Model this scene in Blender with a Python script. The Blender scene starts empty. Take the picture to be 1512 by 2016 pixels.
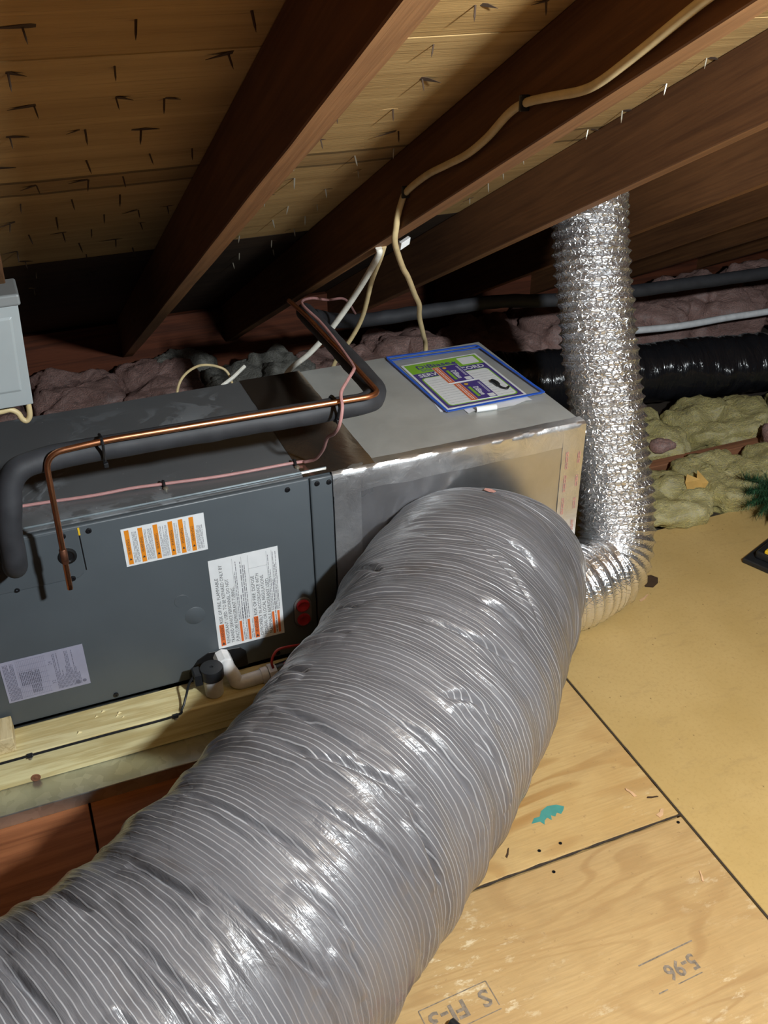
import bpy, bmesh, math, random
import numpy as np
from mathutils import Vector, Matrix, noise as mnoise

# ------------------------------------------------------------------ camera, world, light
scene = bpy.context.scene
COL = scene.collection
PI = math.pi
T = 0.5245                      # top of the cabinet and plenum
cam_d = bpy.data.cameras.new('camera')
cam = bpy.data.objects.new('camera', cam_d); COL.objects.link(cam)
RX, RY, RZ = (0.9276, -0.3733, -0.0118), (-0.2052, -0.483, -0.8513), (0.3121, 0.7921, -0.5246)
cam.matrix_world = Matrix(((RX[0], -RY[0], -RZ[0], -0.5523), (RX[1], -RY[1], -RZ[1], -1.6883),
                           (RX[2], -RY[2], -RZ[2], 1.5242), (0, 0, 0, 1)))
cam_d.sensor_fit = 'VERTICAL'; cam_d.sensor_height = 36.0; cam_d.sensor_width = 27.0
cam_d.lens = 1923.0 / 2016.0 * 36.0
cam_d.clip_start = 0.02
scene.camera = cam

world = bpy.data.worlds.new('world'); scene.world = world; world.use_nodes = True
bg = world.node_tree.nodes['Background']
bg.inputs[0].default_value = (1.0, 0.78, 0.55, 1); bg.inputs[1].default_value = 0.012

lamp_d = bpy.data.lights.new('work_lamp', 'POINT')
lamp_d.energy = 205.0; lamp_d.color = (0.90, 0.97, 1.0); lamp_d.shadow_soft_size = 0.045
lamp = bpy.data.objects.new('work_lamp', lamp_d); COL.objects.link(lamp)
lamp.location = (0.30, -1.70, 1.68)

vs = scene.view_settings
vs.view_transform = 'Standard'; vs.look = 'None'; vs.gamma = 1.0; vs.use_curve_mapping = False
vs.exposure = 0.0

random.seed(7)
rng = np.random.default_rng(11)

# ------------------------------------------------------------------ material helpers
class NT:
    def __init__(s, name):
        s.m = bpy.data.materials.new(name); s.m.use_nodes = True
        s.t = s.m.node_tree; s.b = s.t.nodes['Principled BSDF']; s.out = s.t.nodes['Material Output']
    def n(s, typ, **kw):
        nd = s.t.nodes.new(typ)
        for k, v in kw.items(): setattr(nd, k, v)
        return nd
    def l(s, a, b): s.t.links.new(a, b)
    def obj(s): return s.n('ShaderNodeTexCoord').outputs['Object']
    def uv(s): return s.n('ShaderNodeTexCoord').outputs['UV']
    def map(s, src, scale=(1, 1, 1), loc=(0, 0, 0), rot=(0, 0, 0)):
        m = s.n('ShaderNodeMapping'); s.l(src, m.inputs[0])
        m.inputs['Scale'].default_value = scale; m.inputs['Location'].default_value = loc; m.inputs['Rotation'].default_value = rot
        return m.outputs[0]
    def noise(s, vec, scale=5, detail=4, rough=0.55, dist=0.0, out=0):
        t = s.n('ShaderNodeTexNoise'); s.l(vec, t.inputs['Vector'])
        t.inputs['Scale'].default_value = scale; t.inputs['Detail'].default_value = detail
        t.inputs['Roughness'].default_value = rough; t.inputs['Distortion'].default_value = dist
        return t.outputs[out]
    def voro(s, vec, scale=5, feature='F1', out='Distance', rnd=1.0):
        t = s.n('ShaderNodeTexVoronoi', feature=feature); s.l(vec, t.inputs['Vector'])
        t.inputs['Scale'].default_value = scale; t.inputs['Randomness'].default_value = rnd
        return t.outputs[out]
    def ramp(s, fac, stops, interp='LINEAR'):
        r = s.n('ShaderNodeValToRGB'); s.l(fac, r.inputs[0]); e = r.color_ramp.elements
        r.color_ramp.interpolation = interp
        while len(e) < len(stops): e.new(0.5)
        for i, (p, c) in enumerate(stops):
            e[i].position = p
            e[i].color = (c, c, c, 1) if isinstance(c, (int, float)) else (*c, 1)
        return r.outputs[0]
    def math(s, op, a, b=None, c=None, clamp=False):
        m = s.n('ShaderNodeMath', operation=op, use_clamp=clamp)
        for i, v in enumerate((a, b, c)):
            if v is None: continue
            if isinstance(v, (int, float)): m.inputs[i].default_value = v
            else: s.l(v, m.inputs[i])
        return m.outputs[0]
    def mix(s, fac, a, b, blend='MIX'):
        m = s.n('ShaderNodeMix', data_type='RGBA', blend_type=blend)
        for i, v in ((0, fac), (6, a), (7, b)):
            if isinstance(v, (int, float)): m.inputs[i].default_value = v
            elif isinstance(v, tuple): m.inputs[i].default_value = (*v, 1)
            else: s.l(v, m.inputs[i])
        return m.outputs[2]
    def sep(s, vec):
        x = s.n('ShaderNodeSeparateXYZ'); s.l(vec, x.inputs[0]); return x.outputs
    def bump(s, h, strength=0.3, dist=0.01, target='Normal'):
        b = s.n('ShaderNodeBump'); s.l(h, b.inputs['Height'])
        b.inputs['Strength'].default_value = strength; b.inputs['Distance'].default_value = dist
        s.l(b.outputs[0], s.b.inputs[target]); return b
    def set(s, **kw):
        names = dict(base='Base Color', rough='Roughness', metal='Metallic', spec='Specular IOR Level', coat='Coat Weight',
                     coat_rough='Coat Roughness', sheen='Sheen Weight', trans='Transmission Weight', alpha='Alpha', sub='Subsurface Weight')
        for k, v in kw.items():
            i = s.b.inputs[names[k]]
            if isinstance(v, tuple): i.default_value = (*v, 1)
            elif isinstance(v, (int, float)): i.default_value = v
            else: s.l(v, i)
        return s

def plain(name, base, rough=0.5, metal=0.0, var=0.12, scale=40, bump=0.0, **kw):
    t = NT(name); o = t.obj()
    nz = t.noise(o, scale, 3)
    d = tuple(c * (1 - var) for c in base); b = tuple(min(1, c * (1 + var)) for c in base)
    t.set(base=t.ramp(nz, [(0.3, d), (0.7, b)]), rough=rough, metal=metal, **kw)
    if bump: t.bump(nz, bump, 0.004)
    return t.m

def wood(name, light, dark, along=0, freq=1.0, rough=0.72, contrast=1.0, knots=False, bands=0.0, spec=0.3):
    """grain runs along the given object axis"""
    t = NT(name); o = t.obj()
    s1 = [11 * freq] * 3; s1[along] = 0.75 * freq
    s2 = [130 * freq] * 3; s2[along] = 3.5 * freq
    a = t.noise(t.map(o, tuple(s1)), 1.0, 5, 0.6, 0.6)
    rings = t.math('SINE', t.math('MULTIPLY', a, 34.0 + bands))
    rr = t.math('MULTIPLY_ADD', rings, 0.5, 0.5)
    fine = t.noise(t.map(o, tuple(s2)), 1.0, 3, 0.6)
    blotch = t.noise(o, 2.6 * freq, 4, 0.6)
    f = t.math('ADD', t.math('MULTIPLY', rr, 0.32 * contrast), t.math('MULTIPLY', fine, 0.5))
    f = t.math('ADD', f, t.math('MULTIPLY', blotch, 0.45))
    col = t.ramp(f, [(0.28, dark), (0.85, light)])
    if knots:
        kd = [5.0] * 3; kd[along] = 2.0
        v = t.voro(t.map(o, tuple(kd)), 1.0)
        k = t.ramp(v, [(0.03, 1.0), (0.10, 0.0)])
        col = t.mix(t.math('MULTIPLY', k, 0.75), col, tuple(c * 0.35 for c in dark))
    t.set(base=col, rough=rough, spec=spec)
    t.bump(t.math('ADD', fine, t.math('MULTIPLY', rr, 0.25)), 0.25, 0.002)
    return t

MAT = {}
MAT['rafter'] = wood('old_fir', (0.185, 0.080, 0.028), (0.062, 0.023, 0.008), 0, 1.0, 0.75, 0.35, True).m
MAT['rafter_bounce'] = wood('underside_bounce_light', (0.38, 0.19, 0.075), (0.16, 0.07, 0.025), 0, 1.0, 0.7, 0.35).m  # rafter undersides coloured lighter, standing in for bounced light
MAT['joist'] = wood('joist_fir', (0.30, 0.13, 0.065), (0.12, 0.05, 0.025), 0).m
MAT['eave'] = wood('eave_wood', (0.13, 0.035, 0.014), (0.045, 0.013, 0.006), 0).m
MAT['treated'] = wood('treated_pine', (0.72, 0.64, 0.36), (0.46, 0.35, 0.14), 0, 1.3, 0.7, 1.2).m
MAT['block'] = wood('pine_block', (0.70, 0.58, 0.34), (0.46, 0.34, 0.16), 1, 3.0, 0.7, 1.4).m
MAT['warm_shade_ply'] = wood('plywood_warm_shade', (0.40, 0.15, 0.06), (0.17, 0.055, 0.02), 0, 0.8, 0.6, 0.7).m  # left floor panels: warm shade put into a redder, darker wood colour

def ply_floor(name, light, mid, dark, seed, con):
    t = NT(name); o = t.map(t.obj(), (1, 1, 1), (seed * 1.7, seed * 0.9, 0))
    a = t.noise(t.map(o, (1.5, 6.0, 1)), 1.0, 2.0, 0.45, 0.5)
    w = t.math('SINE', t.math('MULTIPLY', a, 62.0))
    band = t.ramp(w, [(0.42, 0.0), (0.95, 1.0)])
    amt = t.ramp(t.noise(t.map(o, (1.6, 3, 1)), 1.0, 2), [(0.36, 0.08 * con), (0.62, 0.9 * con)])
    fib = t.noise(t.map(o, (14, 210, 1)), 1.0, 3, 0.6)
    blot = t.noise(o, 5.5, 5, 0.65)
    col = t.mix(t.ramp(blot, [(0.36, 0.0), (0.66, 1.0)]), light, mid)
    col = t.mix(t.math('MULTIPLY', band, amt), col, dark)
    v = t.voro(t.map(o, (2.1, 3.1, 1)), 1.0)
    col = t.mix(t.ramp(v, [(0.025, 0.75), (0.10, 0.0)]), col, tuple(c * 0.62 for c in dark))
    col = t.mix(t.math('MULTIPLY', t.ramp(fib, [(0.40, 0.0), (0.72, 1.0)]), 0.38), col, tuple(c * 0.75 for c in mid))
    sc = t.noise(t.map(o, (22, 46, 1), rot=(0, 0, 0.25)), 1.0, 5, 0.75)
    patch = t.ramp(t.noise(o, 3.1, 3), [(0.52, 0.0), (0.66, 1.0)])
    col = t.mix(t.math('MULTIPLY', t.ramp(sc, [(0.56, 0.0), (0.66, 0.65)]), patch), col, (0.72, 0.63, 0.44))
    sp = t.noise(o, 75, 4, 0.7)
    col = t.mix(t.ramp(sp, [(0.64, 0.0), (0.72, 0.5)]), col, (0.20, 0.12, 0.06))
    dirt = t.noise(t.map(o, (3, 7, 1), (5, 2, 0)), 1.0, 6, 0.7)
    col = t.mix(t.ramp(dirt, [(0.5, 0.0), (0.72, 0.35)]), col, (0.30, 0.20, 0.10))
    t.set(base=col, rough=0.55, spec=0.35)
    t.bump(fib, 0.18, 0.002)
    return t.m
MAT['ply_a'] = ply_floor('plywood_yellow', (0.53, 0.36, 0.155), (0.475, 0.305, 0.12), (0.36, 0.19, 0.06), 1.0, 1.15)
MAT['ply_b'] = ply_floor('plywood_tan', (0.475, 0.32, 0.145), (0.42, 0.27, 0.115), (0.31, 0.175, 0.068), 4.3, 0.6)

def particle():
    t = NT('particle_board'); o = t.obj()
    a = t.noise(o, 120, 4, 0.7); b = t.noise(o, 4, 4, 0.6)
    col = t.mix(t.ramp(b, [(0.35, 0.0), (0.65, 1.0)]), (0.44, 0.30, 0.112), (0.495, 0.345, 0.14))
    col = t.mix(t.ramp(a, [(0.50, 0.0), (0.70, 0.5)]), col, (0.38, 0.25, 0.09))
    sm_ = t.noise(t.map(o, (9, 26, 1), rot=(0, 0, 0.9)), 1.0, 6, 0.75)
    col = t.mix(t.ramp(sm_, [(0.56, 0.0), (0.74, 0.4)]), col, (0.30, 0.20, 0.09))
    v = t.voro(t.map(o, (60, 34, 1), rot=(0, 0, 0.6)), 1.0)
    c = t.noise(o, 9, 2)
    chip = t.math('MULTIPLY', t.ramp(v, [(0.05, 1.0), (0.11, 0.0)]), t.ramp(c, [(0.46, 0.0), (0.58, 0.8)]))
    col = t.mix(chip, col, (0.13, 0.07, 0.03))
    t.set(base=col, rough=0.6, spec=0.3); t.bump(a, 0.12, 0.002); return t.m
MAT['particle'] = particle()

def sheath(name, light, dark, strip):
    t = NT(name); o = t.obj()
    a = t.noise(t.map(o, (1.2, 30, 30)), 1.0, 5, 0.65, 0.4)
    f = t.noise(t.map(o, (7, 260, 260)), 1.0, 3, 0.7)
    b = t.noise(o, 3.0, 4)
    col = t.ramp(t.math('ADD', t.math('MULTIPLY', a, 0.6), t.math('MULTIPLY', b, 0.4)), [(0.32, dark), (0.66, light)])
    col = t.mix(t.ramp(f, [(0.58, 0.0), (0.72, 0.55)]), col, tuple(c * 0.45 for c in dark))
    if strip:
        y = t.sep(o)[1]
        wob = t.math('ADD', y, t.math('MULTIPLY', t.noise(t.map(o, (6, 1, 1)), 1.0, 3), 0.02))
        s_ = t.math('COMPARE', wob, strip[0], strip[1])
        col = t.mix(t.math('MULTIPLY', s_, 0.35), col, (0.12, 0.06, 0.022))
        e = t.math('COMPARE', t.math('ABSOLUTE', t.math('SUBTRACT', wob, strip[0])), strip[1], 0.006)
        col = t.mix(t.math('MULTIPLY', e, 0.7), col, tuple(c * 0.25 for c in dark))
    t.set(base=col, rough=0.75, spec=0.25); t.bump(t.math('ADD', a, f), 0.3, 0.003); return t.m
MAT['sheath'] = sheath('roof_plywood', (0.47, 0.31, 0.13), (0.29, 0.175, 0.065), (0.608, 0.036))
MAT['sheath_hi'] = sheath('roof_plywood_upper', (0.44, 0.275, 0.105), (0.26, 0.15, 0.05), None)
MAT['sheath_low'] = sheath('dark_roof_plywood', (0.060, 0.036, 0.02), (0.022, 0.012, 0.007), None)  # lowest roof sheets: near-black plywood tone
MAT['roofback'] = plain('roof_felt', (0.02, 0.018, 0.015), 0.9)
MAT['subfloor'] = plain('dark_gap', (0.035, 0.024, 0.016), 0.9)
MAT['wall'] = wood('gable_wood', (0.12, 0.06, 0.03), (0.04, 0.02, 0.01), 1).m
MAT['nail'] = plain('nail_steel', (0.42, 0.38, 0.30), 0.4, 0.75)
MAT['darknail'] = plain('dark_nail', (0.06, 0.035, 0.02), 0.7, 0.3)  # dark brown nails, mostly in the left roof bays
MAT['splinter'] = plain('splinter', (0.05, 0.025, 0.010), 0.9)
MAT['splinter_l'] = plain('pale_splinter', (0.50, 0.32, 0.13), 0.8)

def paint(name, c, rough, dust=0.0):
    t = NT(name); o = t.obj()
    a = t.noise(o, 3.5, 5, 0.6); f = t.noise(o, 900, 2)
    col = t.ramp(a, [(0.3, tuple(x * 0.9 for x in c)), (0.7, tuple(x * 1.1 for x in c))])
    if dust:
        d = t.noise(t.map(o, (9, 12, 9)), 1.0, 6, 0.7, 0.8)
        msk = t.ramp(d, [(0.50, 0.0), (0.56, 1.0)])
        reg = t.ramp(t.noise(t.map(o, (2.2, 3.0, 1), (4.1, 0, 0)), 1.0, 2), [(0.42, 0.0), (0.55, 1.0)])
        m = t.math('MULTIPLY', t.math('MULTIPLY', msk, reg), dust)
        col = t.mix(m, col, (0.25, 0.27, 0.29))
        spk = t.noise(o, 130, 2)
        col = t.mix(t.ramp(spk, [(0.74, 0.0), (0.78, 0.6)]), col, (0.5, 0.5, 0.48))
        t.set(rough=t.ramp(t.math('ADD', m, t.math('MULTIPLY', a, 0.3)), [(0.0, rough), (0.8, 0.75)]))
    else: t.set(rough=rough)
    t.set(base=col, spec=0.5); t.bump(f, 0.06, 0.0008); return t.m
MAT['panel'] = paint('slate_paint', (0.082, 0.096, 0.108), 0.40)
MAT['cabtop'] = paint('dusty_cabinet_top', (0.115, 0.118, 0.122), 0.24, 0.9)
MAT['edge'] = plain('bare_edge', (0.35, 0.42, 0.46), 0.3, 0.6)
MAT['hole'] = plain('black_hole', (0.004, 0.004, 0.005), 0.5)
MAT['screw'] = plain('black_screw', (0.012, 0.012, 0.014), 0.35, 0.3)

def galv():
    t = NT('galvanised_steel'); o = t.obj()
    v = t.voro(o, 55, 'F1', 'Color'); n_ = t.noise(o, 6, 4)
    g = t.math('ADD', t.math('MULTIPLY', t.sep(v)[0], 0.35), t.math('MULTIPLY', n_, 0.65))
    t.set(base=t.ramp(g, [(0.25, (0.44, 0.46, 0.44)), (0.75, (0.62, 0.64, 0.61))]), metal=0.9,
          rough=t.ramp(g, [(0.2, 0.28), (0.8, 0.42)])); return t.m
MAT['galv'] = galv()

def foil(name, c, rough, wr, ws, metal=0.95, cr=0.0):
    t = NT(name); o = t.obj()
    a = t.noise(o, ws, 5, 0.65, 0.6); v = None
    h = a
    if cr: h = t.math('ADD', a, t.math('MULTIPLY', t.ramp(t.voro(t.map(o, (1, 1, 1.6)), ws * 1.2, 'DISTANCE_TO_EDGE'), [(0.0, 1.0), (0.14, 0.0)]), cr))
    t.set(base=t.ramp(a, [(0.3, tuple(x * 0.88 for x in c)), (0.7, c)]), metal=metal,
          rough=t.ramp(t.noise(o, 9, 4), [(0.3, rough * 0.8), (0.7, rough * 1.25)]))
    t.bump(h, wr, 0.006); return t.m
MAT['duct_top'] = foil('duct_board_top', (0.56, 0.57, 0.55), 0.50, 0.05, 12, 0.5)
MAT['duct_front'] = foil('duct_board_front', (0.72, 0.73, 0.76), 0.30, 0.08, 14)
MAT['tape'] = foil('foil_tape', (0.88, 0.89, 0.91), 0.36, 0.28, 30)
MAT['tape_reflect'] = foil('smooth_foil_tape', (0.50, 0.40, 0.32), 0.20, 0.22, 6)  # brown foil colour imitates the reflection of the rafters
def silverfoil():
    t = NT('flexible_foil'); o = t.obj(); u = t.sep(t.uv())[0]
    a = t.noise(o, 62, 5, 0.65, 0.6)
    v = t.ramp(t.voro(t.map(o, (1, 1, 1.6)), 72, 'DISTANCE_TO_EDGE'), [(0.0, 1.0), (0.14, 0.0)])
    k = t.n('ShaderNodeMapRange'); t.l(u, k.inputs[0])
    for i, val in enumerate((0.82, 0.98, 1.0, 0.22)): k.inputs[i + 1].default_value = val
    hgt = t.math('MULTIPLY', t.math('ADD', a, t.math('MULTIPLY', v, 0.4)), k.outputs[0])
    t.set(base=t.ramp(a, [(0.3, (0.79, 0.80, 0.82)), (0.7, (0.90, 0.91, 0.93))]), metal=0.95, rough=t.ramp(t.noise(o, 9, 4), [(0.3, 0.17), (0.7, 0.26)]))
    t.bump(hgt, 0.70, 0.006); return t.m
MAT['silver'] = silverfoil()

def flexfilm():
    t = NT('grey_flex_jacket'); uv = t.uv(); s = t.sep(uv)
    wob = t.noise(t.map(uv, (9, 3.0, 1)), 1.0, 4, 0.6)
    wob2 = t.noise(t.map(uv, (3, 9.0, 1), (3, 1, 0)), 1.0, 3, 0.6)
    u = t.math('ADD', s[0], t.math('ADD', t.math('MULTIPLY', wob, 0.012), t.math('MULTIPLY', wob2, 0.010)))
    u = t.math('ADD', u, t.math('MULTIPLY', s[1], 0.004))
    fr = t.math('ABSOLUTE', t.math('SUBTRACT', t.math('FRACT', t.math('DIVIDE', u, 0.0088)), 0.5))
    line = t.ramp(fr, [(0.05, 1.0), (0.13, 0.0)])
    vis = t.ramp(t.noise(t.map(uv, (7, 2.2, 1), (7, 7, 0)), 1.0, 3), [(0.34, 0.25), (0.60, 1.0)])
    line = t.math('MULTIPLY', line, vis)
    big = t.noise(t.map(uv, (5, 1.6, 1)), 1.0, 5, 0.6)
    base = t.ramp(big, [(0.3, (0.095, 0.092, 0.100)), (0.7, (0.140, 0.138, 0.150))])
    brn = t.ramp(t.noise(t.map(uv, (8, 3.5, 1), (2, 5, 0)), 1.0, 4, 0.65), [(0.60, 0.0), (0.70, 0.6)])
    base = t.mix(brn, base, (0.075, 0.062, 0.058))
    col = t.mix(t.math('MULTIPLY', line, 0.60), base, (0.50, 0.50, 0.52))
    wr = t.noise(t.map(uv, (95, 7.0, 1)), 1.0, 4, 0.62, 1.2)
    wr2 = t.noise(t.map(uv, (24, 13, 1), (1, 4, 0), (0, 0, 0.5)), 1.0, 4, 0.6, 1.0)
    h = t.math('ADD', t.math('MULTIPLY', wr, 0.6), t.math('ADD', wr2, t.math('MULTIPLY', line, 0.35)))
    t.set(base=col, rough=0.42, spec=0.35, coat=0.65,
          coat_rough=t.ramp(t.noise(t.map(uv, (12, 6, 1), (9, 2, 0)), 1.0, 3), [(0.35, 0.10), (0.65, 0.28)]))
    b = t.bump(h, 0.42, 0.007); t.l(b.outputs[0], t.b.inputs['Coat Normal'])
    return t.m
MAT['flex'] = flexfilm()

def blackfilm():
    t = NT('black_film'); uv = t.uv()
    w = t.noise(t.map(uv, (42, 3, 1)), 1.0, 4, 0.6, 0.8)
    t.set(base=(0.010, 0.010, 0.012), rough=0.18, spec=0.5); t.bump(w, 0.8, 0.01); return t.m
MAT['blackfilm'] = blackfilm()
MAT['foam'] = plain('black_foam', (0.030, 0.031, 0.036), 0.62, 0, 0.2, 25, 0.2)
MAT['blackpipe'] = plain('black_pipe', (0.022, 0.024, 0.028), 0.45)

def copper():
    t = NT('copper'); o = t.obj()
    n_ = t.noise(o, 22, 5, 0.7)
    t.set(base=t.ramp(n_, [(0.3, (0.50, 0.19, 0.09)), (0.6, (0.80, 0.38, 0.20))]), metal=1.0,
          rough=t.ramp(n_, [(0.3, 0.42), (0.7, 0.24)])); return t.m
MAT['copper'] = copper()
MAT['copper_burnt'] = plain('burnt_copper', (0.20, 0.085, 0.05), 0.5, 0.8, 0.35, 90)
MAT['pvc'] = plain('white_pvc', (0.72, 0.73, 0.74), 0.35)
MAT['blackplastic'] = plain('black_plastic', (0.014, 0.015, 0.017), 0.35)
MAT['romex'] = plain('cream_cable', (0.60, 0.47, 0.25), 0.5)
MAT['whitecable'] = plain('white_cable', (0.74, 0.72, 0.64), 0.5)
MAT['pinkwire'] = plain('pink_wire', (0.46, 0.235, 0.225), 0.45)
MAT['redwire'] = plain('red_wire', (0.40, 0.035, 0.03), 0.4)
MAT['pinkplastic'] = plain('pink_plastic', (0.55, 0.18, 0.24), 0.4)
MAT['redplug'] = plain('red_rubber', (0.42, 0.02, 0.03), 0.4)
MAT['greyplastic'] = plain('grey_plastic', (0.16, 0.15, 0.15), 0.5)
MAT['boxgrey'] = paint('enclosure_grey', (0.33, 0.36, 0.365), 0.4)
MAT['boxlid'] = paint('enclosure_lid_grey', (0.20, 0.21, 0.21), 0.45)
MAT['white'] = plain('white_label', (0.78, 0.80, 0.82), 0.4, 0, 0.03)
MAT['lavender'] = plain('lavender_label', (0.36, 0.36, 0.47), 0.35, 0.1, 0.05)
MAT['orange'] = plain('label_orange', (0.80, 0.27, 0.02), 0.4, 0, 0.04)
MAT['redorange'] = plain('warning_orange', (0.75, 0.16, 0.035), 0.4, 0, 0.04)
MAT['ink'] = plain('black_ink', (0.035, 0.035, 0.04), 0.6)
MAT['fineink'] = plain('fine_ink', (0.21, 0.21, 0.24), 0.6)
MAT['lavink'] = plain('lavender_ink', (0.15, 0.15, 0.21), 0.6)
MAT['stamp'] = plain('stamp_ink', (0.20, 0.16, 0.12), 0.8, 0, 0.4, 120)
MAT['green'] = plain('card_green', (0.24, 0.50, 0.04), 0.4, 0, 0.03)
MAT['purple'] = plain('card_purple', (0.075, 0.05, 0.25), 0.4, 0, 0.03)
MAT['cardorange'] = plain('card_orange', (0.70, 0.16, 0.06), 0.4, 0, 0.03)
MAT['blue'] = plain('zip_blue', (0.03, 0.11, 0.55), 0.3, 0, 0.05)
MAT['teal'] = plain('teal_paint', (0.06, 0.26, 0.23), 0.6)
MAT['chip'] = plain('wood_chip', (0.58, 0.36, 0.20), 0.7)
MAT['resin'] = plain('pale_crumb', (0.72, 0.62, 0.34), 0.6)
MAT['kraft'] = plain('kraft_paper', (0.55, 0.33, 0.09), 0.7)
MAT['yellowplastic'] = plain('yellow_plastic', (0.75, 0.47, 0.03), 0.4)
MAT['redplastic'] = plain('red_plastic', (0.5, 0.04, 0.03), 0.35)
MAT['needle'] = plain('green_needles', (0.025, 0.085, 0.035), 0.5, 0, 0.5, 60)
MAT['stemg'] = plain('wire_stem', (0.03, 0.06, 0.03), 0.6)
MAT['patchpink'] = plain('pink_patch', (0.55, 0.27, 0.22), 0.5)
MAT['crease'] = MAT['flex']

def film():
    t = NT('clear_film'); o = t.obj()
    tr = t.n('ShaderNodeBsdfTransparent'); gl = t.n('ShaderNodeBsdfGlossy'); gl.inputs['Roughness'].default_value = 0.12
    w = t.noise(o, 28, 4, 0.6, 0.8); b = t.n('ShaderNodeBump'); t.l(w, b.inputs['Height'])
    b.inputs['Strength'].default_value = 0.5; b.inputs['Distance'].default_value = 0.01; t.l(b.outputs[0], gl.inputs['Normal'])
    mx = t.n('ShaderNodeMixShader'); mx.inputs[0].default_value = 0.09
    t.l(tr.outputs[0], mx.inputs[1]); t.l(gl.outputs[0], mx.inputs[2]); t.l(mx.outputs[0], t.out.inputs[0])
    return t.m
MAT['film'] = film()

def wool(name, c1, c2, c3):
    t = NT(name); o = t.obj()
    a = t.noise(o, 9, 6, 0.7, 0.5); f = t.noise(t.map(o, (60, 90, 140)), 1.0, 4, 0.7, 1.5); d = t.noise(o, 26, 4, 0.6)
    col = t.ramp(a, [(0.3, c1), (0.55, c2), (0.75, c3)])
    col = t.mix(t.ramp(d, [(0.6, 0.0), (0.75, 0.6)]), col, tuple(x * 0.3 for x in c1))
    t.set(base=col, rough=1.0, spec=0.05, sheen=0.3); t.bump(t.math('ADD', f, t.math('ADD', t.math('MULTIPLY', d, 1.2), t.noise(o, 130, 4, 0.75))), 0.9, 0.018); return t.m
MAT['pink'] = wool('pink_fibreglass', (0.32, 0.16, 0.135), (0.50, 0.27, 0.225), (0.60, 0.36, 0.31))
MAT['yellow'] = wool('yellow_fibreglass', (0.44, 0.36, 0.11), (0.68, 0.58, 0.20), (0.78, 0.70, 0.36))
MAT['greywool'] = wool('grey_mineral_wool', (0.12, 0.115, 0.095), (0.25, 0.24, 0.20), (0.34, 0.33, 0.28))

# ------------------------------------------------------------------ object helpers
def link(o): COL.objects.link(o); return o
def root_loc(o):
    v = Vector((0, 0, 0))
    while o is not None: v = v + o.location; o = o.parent
    return v
def tag(o, label=None, cat=None, group=None, kind=None):
    if label: o['label'] = label
    if cat: o['category'] = cat
    if group: o['group'] = group
    if kind: o['kind'] = kind
    return o
def thing(name, label, cat, loc, group=None):
    o = bpy.data.objects.new(name, None); o.empty_display_size = 0.05; o.location = loc
    link(o); return tag(o, label, cat, group)

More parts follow.
